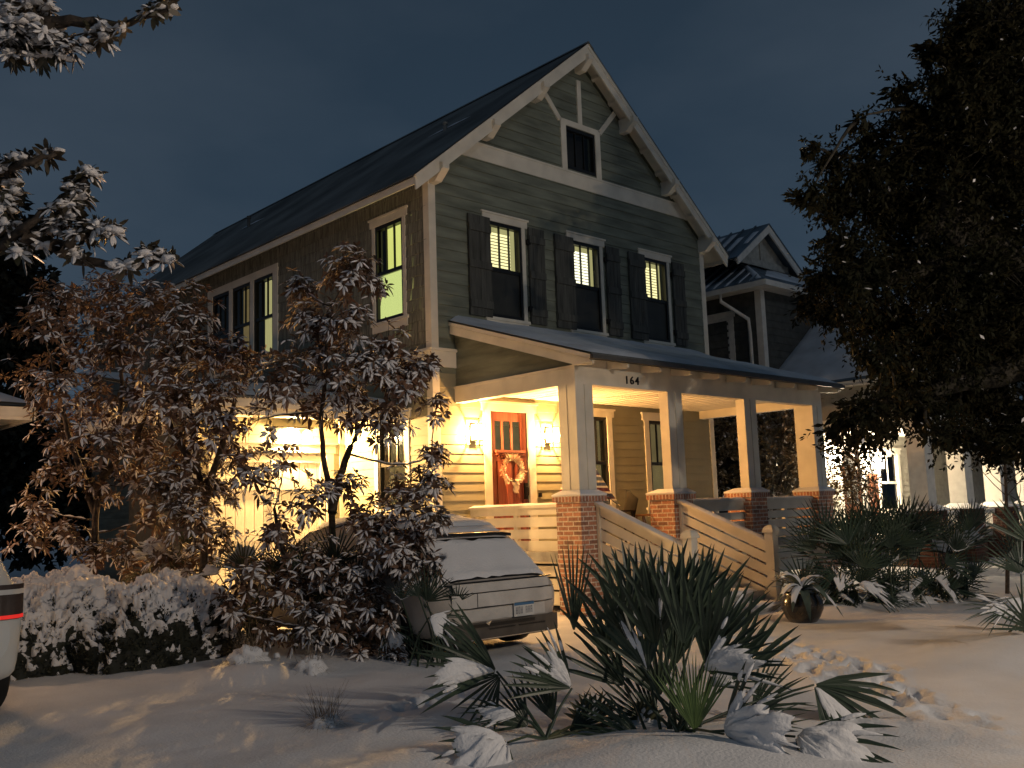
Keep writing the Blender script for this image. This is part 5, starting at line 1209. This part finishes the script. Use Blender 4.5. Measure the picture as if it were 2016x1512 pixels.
def bush_palm(name, label, base, fans, depth, m=PALM, group=None):
    t = palm(name, label, base, group)
    lm, sm = MB(), MB()
    for (h, tp, rr, sp, n, dr, sw, nu) in fans:
        dd = random.uniform(-.5, .5); H = at(depth+dd, *h); ax = imgdir(tp[0], tp[1], random.uniform(-.5, .5)); nn = -FW*(1-nu)+np.array((0, 0, 1.))*nu+RT*random.uniform(-.3, .3)
        fan(lm, sm, H, ax, nn, rr*depth/FPX, sp, int(n*.8), dr, sw, .26, 1.05, random.uniform(.5, .9)); petiole(lm, np.array(base)+np.array([random.uniform(-.3, .3), random.uniform(-.3, .3), 0]), H, .010)
    f_ = lm.build('fronds', m, t); sm.build('foliage_snow', SNOW, f_); return t  # second mesh is the snow on the fans, without leaf blades
def rnd_fans(cx, cy, wx, wy, n, rr, topv, snowp=.5):
    out = []
    for k in range(n):
        f = random.random(); u = cx+random.uniform(-wx, wx); v = cy-wy*f
        if f > .45: tp = (random.uniform(-.7, .7), -1); dr = random.uniform(.02, .15); nu = random.uniform(.05, .4); sw = 0 if random.random() > snowp*.25 else .02; sp = random.uniform(1.4, 2.4)
        else: tp = (random.choice((-1, 1))*random.uniform(.5, 1.), random.uniform(-.35, .6)); dr = random.uniform(.15, .4); nu = random.uniform(.4, .85); sw = .04 if random.random() < snowp*.7 else 0; sp = random.uniform(1.3, 2.1)
        out.append(((u, v), tp, rr*random.uniform(.75, 1.15), sp, 18, dr, sw, nu))
    return out
G3 = 'palmettos beside the steps'
for (u, v, dep, lab, n, ex) in ((1650, 1205, 13.9, 'snowy palmetto directly behind the glazed pot beside the newel post', 13, [((1660, 1075), (.1, -1), 95, 2.2, 22, .05, 0, .1), ((1625, 1060), (-.3, -1), 90, 2.2, 22, .05, 0, .1), ((1600, 1085), (-.6, -1), 80, 2.0, 20, .05, 0, .1), ((1620, 1100), (-.5, -.7), 70, 1.9, 18, .1, .03, .4), ((1690, 1150), (1, .25), 95, 1.6, 18, .35, .05, .7), ((1640, 1130), (-.7, .2), 75, 1.6, 16, .3, .05, .6)]),
                               (1740, 1205, 14.3, 'tall palmetto with upright dark fans before the bright porch chairs', 14, [((1745, 1055), (.0, -1), 100, 2.4, 24, .05, 0, .1), ((1700, 1050), (-.1, -1), 90, 2.4, 24, .05, 0, .1), ((1775, 1075), (.3, -1), 90, 2.4, 22, .05, 0, .1), ((1790, 1045), (.3, -1), 85, 2.2, 22, .05, .02, .3), ((1700, 1060), (-.3, -1), 80, 2.2, 22, .05, 0, .2), ((1725, 1120), (.2, .8), 85, 1.7, 16, .2, .06, .7), ((1745, 1165), (1, .35), 100, 1.5, 18, .35, .05, .7)]),
                               (1855, 1195, 14.9, 'low dark palmetto in front of the neighbour brick piers', 12, [((1840, 1065), (.4, -1), 90, 2.2, 22, .05, .0, .2), ((1810, 1075), (0, -1), 90, 2.4, 22, .05, .0, .2), ((1880, 1085), (.3, -1), 85, 2.2, 20, .05, .02, .3), ((1860, 1110), (.9, -.3), 85, 1.9, 20, .15, 0, .3), ((1820, 1165), (.8, .5), 75, 1.6, 16, .2, .05, .75)])):
    b = at(dep, u, v); b[2] = gh(b[0], b[1]); bush_palm('palmetto', lab, b, rnd_fans(u, v-25, 66, 130, n+6, 88, 0, .7)+rnd_fans(u, v-2, 75, 60, 11, 66, 0, .9)+ex, dep)
b = at(9.8, 2025, 1300); b[2] = gh(b[0], b[1])
bush_palm('palmetto', 'drooping palmetto standing apart in open snow right of the footprints', b, [((2010, 1130), (-.3, -1), 110, 2.2, 20, .05, 0, .2), ((1985, 1200), (-1, -.1), 95, 1.5, 18, .2, .035, .6), ((2000, 1265), (-.9, .5), 100, 1.6, 18, .3, .05, .75), ((2030, 1070), (-.2, -1), 120, 2.0, 18, .05, 0, .2), ((2020, 1180), (-.8, .3), 90, 1.6, 16, .3, .02, .5), ((2030, 1240), (-.5, -1), 110, 2, 18, .05, 0, .3), ((2015, 1090), (-.9, -.5), 90, 1.6, 16, .1, 0, .3), ((2030, 1300), (-1, -.3), 90, 1.6, 16, .3, .05, .8)], 9.8)
for (u, v, dep, lab, n, mm, ex) in ((845, 1275, dc-1.0, 'green palmetto leaning out beside the parked SUV bumper', 9, PALM, [((835, 1190), (1, -.25), 90, 2.4, 26, .1, .0, .3), ((840, 1185), (.3, -1), 85, 2.2, 22, .05, .0, .2), ((845, 1215), (1, .5), 85, 2.0, 20, .25, .02, .4), ((790, 1225), (-.3, -1), 85, 2.2, 20, .05, 0, .2), ((760, 1230), (.5, .6), 80, 2, 18, .3, .03, .5)]),
                               (610, 1235, dc+.15, 'palmetto under the slender magnolia, lit green from behind', 12, PALM, [((700, 1150), (.2, -1), 85, 2.4, 26, .05, 0, .1), ((660, 1110), (.1, -1), 85, 2.4, 24, .05, 0, .1), ((720, 1190), (.8, -.6), 80, 2.2, 22, .1, 0, .2), ((640, 1180), (-.5, -.8), 80, 2.2, 22, .1, 0, .2), ((605, 1130), (0, -1), 85, 2.6, 26, .05, 0, .1), ((560, 1120), (-.6, -1), 75, 2.2, 22, .05, 0, .1), ((655, 1130), (.7, -.8), 75, 2.2, 22, .05, 0, .2)]),
                               (500, 1215, dc+.6, 'olive palmetto in the left bed beside the twiggy magnolia stems', 11, PALMO, [((480, 1120), (-.3, -1), 75, 2.4, 22, .05, .02, .2), ((430, 1130), (-.9, -.4), 70, 2, 20, .1, .04, .6)]),
                               (330, 1160, dl-.3, 'snow streaked palmetto above the hedge at the left', 9, PALMO, [((330, 1090), (-.8, -.5), 75, 1.6, 18, .2, .05, .7), ((290, 1100), (-.9, -.2), 70, 1.5, 16, .2, .05, .7), ((360, 1110), (.5, -.8), 70, 2, 18, .1, .03, .5)])):
    b = at(dep, u, v); b[2] = gh(b[0], b[1]); bush_palm('palmetto', lab, b, rnd_fans(u, v-20, 60, 90, n, 62, 0, .4)+ex, dep, mm)

# ------------------------------------------------------------------ hedges
def mound(name, label, c, rx, ry, h, rot=0., seed=0, cov=.25):
    t = thing(name, label, 'hedge', (c[0], c[1], c[2]), 'snowy hedge mounds'); cs, sn_ = math.cos(rot), math.sin(rot)
    def S(a, th, off=0., sc=1.):
        x = math.cos(a)*math.cos(th); y = math.sin(a)*math.cos(th); z = math.sin(th); k = 1+.14*fbm(x*2+seed, y*2, z*2)+.07*fbm(x*7, y*7+seed, z*7)+.035*fbm(x*16, y*16, z*16+seed)
        X, Y = rx*x*k, ry*y*k; return np.array((c[0]+X*cs-Y*sn_, c[1]+X*sn_+Y*cs, c[2]-.05+h*(z**.75)*k+off))
    na, nb_ = 150, 46
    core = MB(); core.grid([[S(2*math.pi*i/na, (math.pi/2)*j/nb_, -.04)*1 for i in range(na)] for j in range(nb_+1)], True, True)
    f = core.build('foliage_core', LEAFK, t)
    lm = MB()
    for _ in range(9000):
        a = random.uniform(0, 6.283); th = math.asin(random.random()**1.05*.98); p = S(a, th, random.uniform(-.05, .03)); n_ = nrm(p-np.array((c[0], c[1], c[2]+h*.2))); d = nrm(n_+np.array([random.uniform(-.9, .9) for _ in range(3)])); s = nrm(np.cross(d, [random.uniform(-1, 1), random.uniform(-1, 1), .6])); l = random.uniform(.03, .07); w = random.uniform(.006, .013)
        lm.poly([p, p+d*l*.5+s*w, p+d*l, p+d*l*.5-s*w])
    lm.build('foliage', HEDGE, t)
    sm = MB(); V = {}; i0 = len(sm.v); na, nb_ = 260, 80
    P = [[S(2*math.pi*i/na, (math.pi/2)*(j/nb_), .0) for i in range(na)] for j in range(nb_+1)]
    W_ = []
    for j in range(nb_+1):
        r = []
        for i in range(na):
            p = P[j][i]; zz = j/nb_; q = fbm(p[0]*7+seed, p[1]*7, p[2]*7)+.8*fbm(p[0]*17, p[1]*17, p[2]*17+seed); r.append(q+1.35*(zz-.50)+cov)
        W_.append(r)
    for j in range(nb_+1):
        for i in range(na):
            w = W_[j][i]; p = P[j][i]; n_ = nrm(p-np.array((c[0], c[1], c[2]))); sm.v.append(tuple(p+n_*min(.05, max(-.03, w*.09))+np.array((0, 0, min(.05, max(-.02, w*.09))))))
    for j in range(nb_):
        for i in range(na):
            k = (i+1) % na
            if max(W_[j][i], W_[j][k], W_[j+1][k], W_[j+1][i]) > 0: sm.f.append((i0+j*na+i, i0+j*na+k, i0+(j+1)*na+k, i0+(j+1)*na+i)); sm.mi.append(0); sm.sm.append(True)
    sm.build('snow', SNOWL, t); return t
dhg = float((onz(-.08, 300, 1325)-CAM)@FW)
c1 = at(dhg+1.0, 115, 1290); c1[2] = -.1; c2 = at(dhg+.95, 305, 1310); c2[2] = -.1
hz = lambda c, v, d: CAM[2]+0
mound('hedge_mound', 'low snow blanketed hedge mound behind the white SUV', c1, 1.25, .95, .98, .6, 3, .35)
mound('hedge_mound', 'rounded hedge mound speckled with snow under the magnolias', c2, 1.02, .95, .92, .6, 11, .12)

# ------------------------------------------------------------------ grasses, agave
def tuft(label, c, n, L_, snowy):
    t = thing('grass_tuft', label, 'grass tuft', tuple(c), 'dry grass tufts in the snow'); mb = MB()
    for _ in range(n):
        a = random.uniform(0, 6.283); e = random.uniform(.15, 1.25); l = L_*random.uniform(.5, 1.15); d = np.array((math.cos(a)*math.cos(e), math.sin(a)*math.cos(e), math.sin(e))); s = np.array((-math.sin(a), math.cos(a), 0)); w = random.uniform(.0012, .0028); p = np.array(c)+np.array([random.gauss(0, .035), random.gauss(0, .035), 0]); pts = [p+d*l*q+np.array((0, 0, -.55*l*q*q*math.cos(e))) for q in (0, .3, .6, .85, 1)]
        mb.grid([[q-s*w*(1-.2*i), q+s*w*(1-.2*i)] for i, q in enumerate(pts)])
    mb.build('blades', GRASS, t); s_ = MB()
    s_.lump((c[0], c[1], c[2]+.01), .085+.004*snowy, .08+.004*snowy, .05+.0035*snowy, 30, 16, .45)
    for _ in range(snowy//4): s_.lump((c[0]+random.gauss(0, .14), c[1]+random.gauss(0, .14), c[2]+random.uniform(0, .03)), random.uniform(.02, .05), random.uniform(.02, .05), random.uniform(.015, .035), 12, 8, .5)
    s_.build('snow', SNOW, t)
for (u, v, n, L_, sw, lab) in ((490, 1328, 320, .52, 26, 'dry tan grass tuft clogged with snow before the hedge mound'), (640, 1425, 210, .46, 7, 'sparse wiry grass tuft alone on the open foreground snow'), (612, 1330, 230, .42, 18, 'snow buried grass tuft at the foot of the slender magnolia')):
    c = onz(-.08, u, v); c[2] = gh(c[0], c[1]); tuft(lab, c, n, L_, sw)
pc = onz(-.08, 1582, 1228); pc[2] = gh(pc[0], pc[1])-.02; k = 1.0
pt = thing('glazed_pot', 'dark glazed round pot at the foot of the newel post', 'pot', tuple(pc))
MB().lathe([(0, pc[2]), (.16, pc[2]), (.22, pc[2]+.08), (.27, pc[2]+.19), (.26, pc[2]+.29), (.215, pc[2]+.36), (.225, pc[2]+.385), (.20, pc[2]+.39), (.19, pc[2]+.35), (0, pc[2]+.35)], pc[0], pc[1], 28).build('vessel', POT, pt)
MB().blob((pc[0], pc[1], pc[2]+.36), .18, .18, .05, 14, 6, .06).build('snow', SNOW, pt)
ag = thing('agave_plant', 'snow covered agave with arching leaves growing in the glazed pot', 'plant', (pc[0], pc[1], pc[2]+.36)); lm, sm = MB(), MB()
for j in range(17):
    a = 2*math.pi*j/17*2.6+random.uniform(-.2, .2); e = random.uniform(.35, 1.25); l = random.uniform(.55, .85); d = np.array((math.cos(a)*math.cos(e), math.sin(a)*math.cos(e), math.sin(e))); s = np.array((-math.sin(a), math.cos(a), 0)); rows, srow = [], []
    for q in range(9):
        x = q/8; p = np.array((pc[0], pc[1], pc[2]+.38))+d*l*x+np.array((0, 0, -.95*l*x**2.2*math.cos(e)**.6)); w = .058*math.sin(math.pi*(.18+.82*x))**.8+.002; up = nrm(np.cross(s, d)) ; up = up if up[2] > 0 else -up
        rows.append([p-s*w+up*w*.5, p, p+s*w+up*w*.5]); hh = .045*math.sin(math.pi*min(1, .1+x*.9))**.5; srow.append([p-s*w*.95+up*(w*.5+.004), p-s*w*.5+up*(hh+.012), p+up*(hh+.016), p+s*w*.5+up*(hh+.012), p+s*w*.95+up*(w*.5+.004)])
    lm.grid(rows)
    if random.random() < .8 and e < 1.15: sm.grid(srow[:8])
lm.build('leaves', AGAVE, ag); sm.build('snow', SNOW, ag)

# ------------------------------------------------------------------ the neighbour's yard lamp whose warm light falls on the left sides, out of view to the left
slp = (-7.9, 1.9, -.1); st = thing('yard_lamp', 'black post lamp with a warm globe in the yard left of the white SUV', 'lamp post', slp)
MB().tube([(slp[0], slp[1], -.1), (slp[0], slp[1], 2.5)], [.045, .035], 10).lathe([(.12, -.1), (.11, .15), (.045, .3)], slp[0], slp[1], 12).build('post', IRON, st)
MB().lathe([(0, 3.0), (.05, 2.97), (.17, 2.86), (.17, 2.84), (.0, 2.85)], slp[0], slp[1], 14).build('hood', IRON, st)
MB().lathe([(.04, 2.5), (.12, 2.58), (.14, 2.78), (.12, 2.84)], slp[0], slp[1], 14).build('globe', glow('sodium_globe', (1, .62, .3), 3), st)
lamp('sodium_bulb', (slp[0], slp[1], 2.7), 170, (1.0, .58, .32), .14, st)

# the street lamp on the kerb behind and to the right of the viewer
slp = (-2.6, -17.8, -.1); st = thing('street_lamp', 'tall black street lamp on the kerb across from the house', 'street lamp', slp)
MB().tube([(slp[0], slp[1], -.1), (slp[0], slp[1], 4.5)], [.07, .045], 10).lathe([(.14, -.1), (.13, .25), (.07, .4)], slp[0], slp[1], 12).build('post', IRON, st)
MB().lathe([(0, 5.05), (.06, 5.0), (.22, 4.88), (.23, 4.85), (.0, 4.86)], slp[0], slp[1], 14).build('hood', IRON, st)
MB().lathe([(.05, 4.5), (.15, 4.6), (.17, 4.78), (.15, 4.85)], slp[0], slp[1], 14).build('globe', glow('street_globe', (1, .8, .55), 3), st)
lamp('street_bulb', (slp[0], slp[1], 4.72), 1100, (1.0, .82, .64), .10, st)
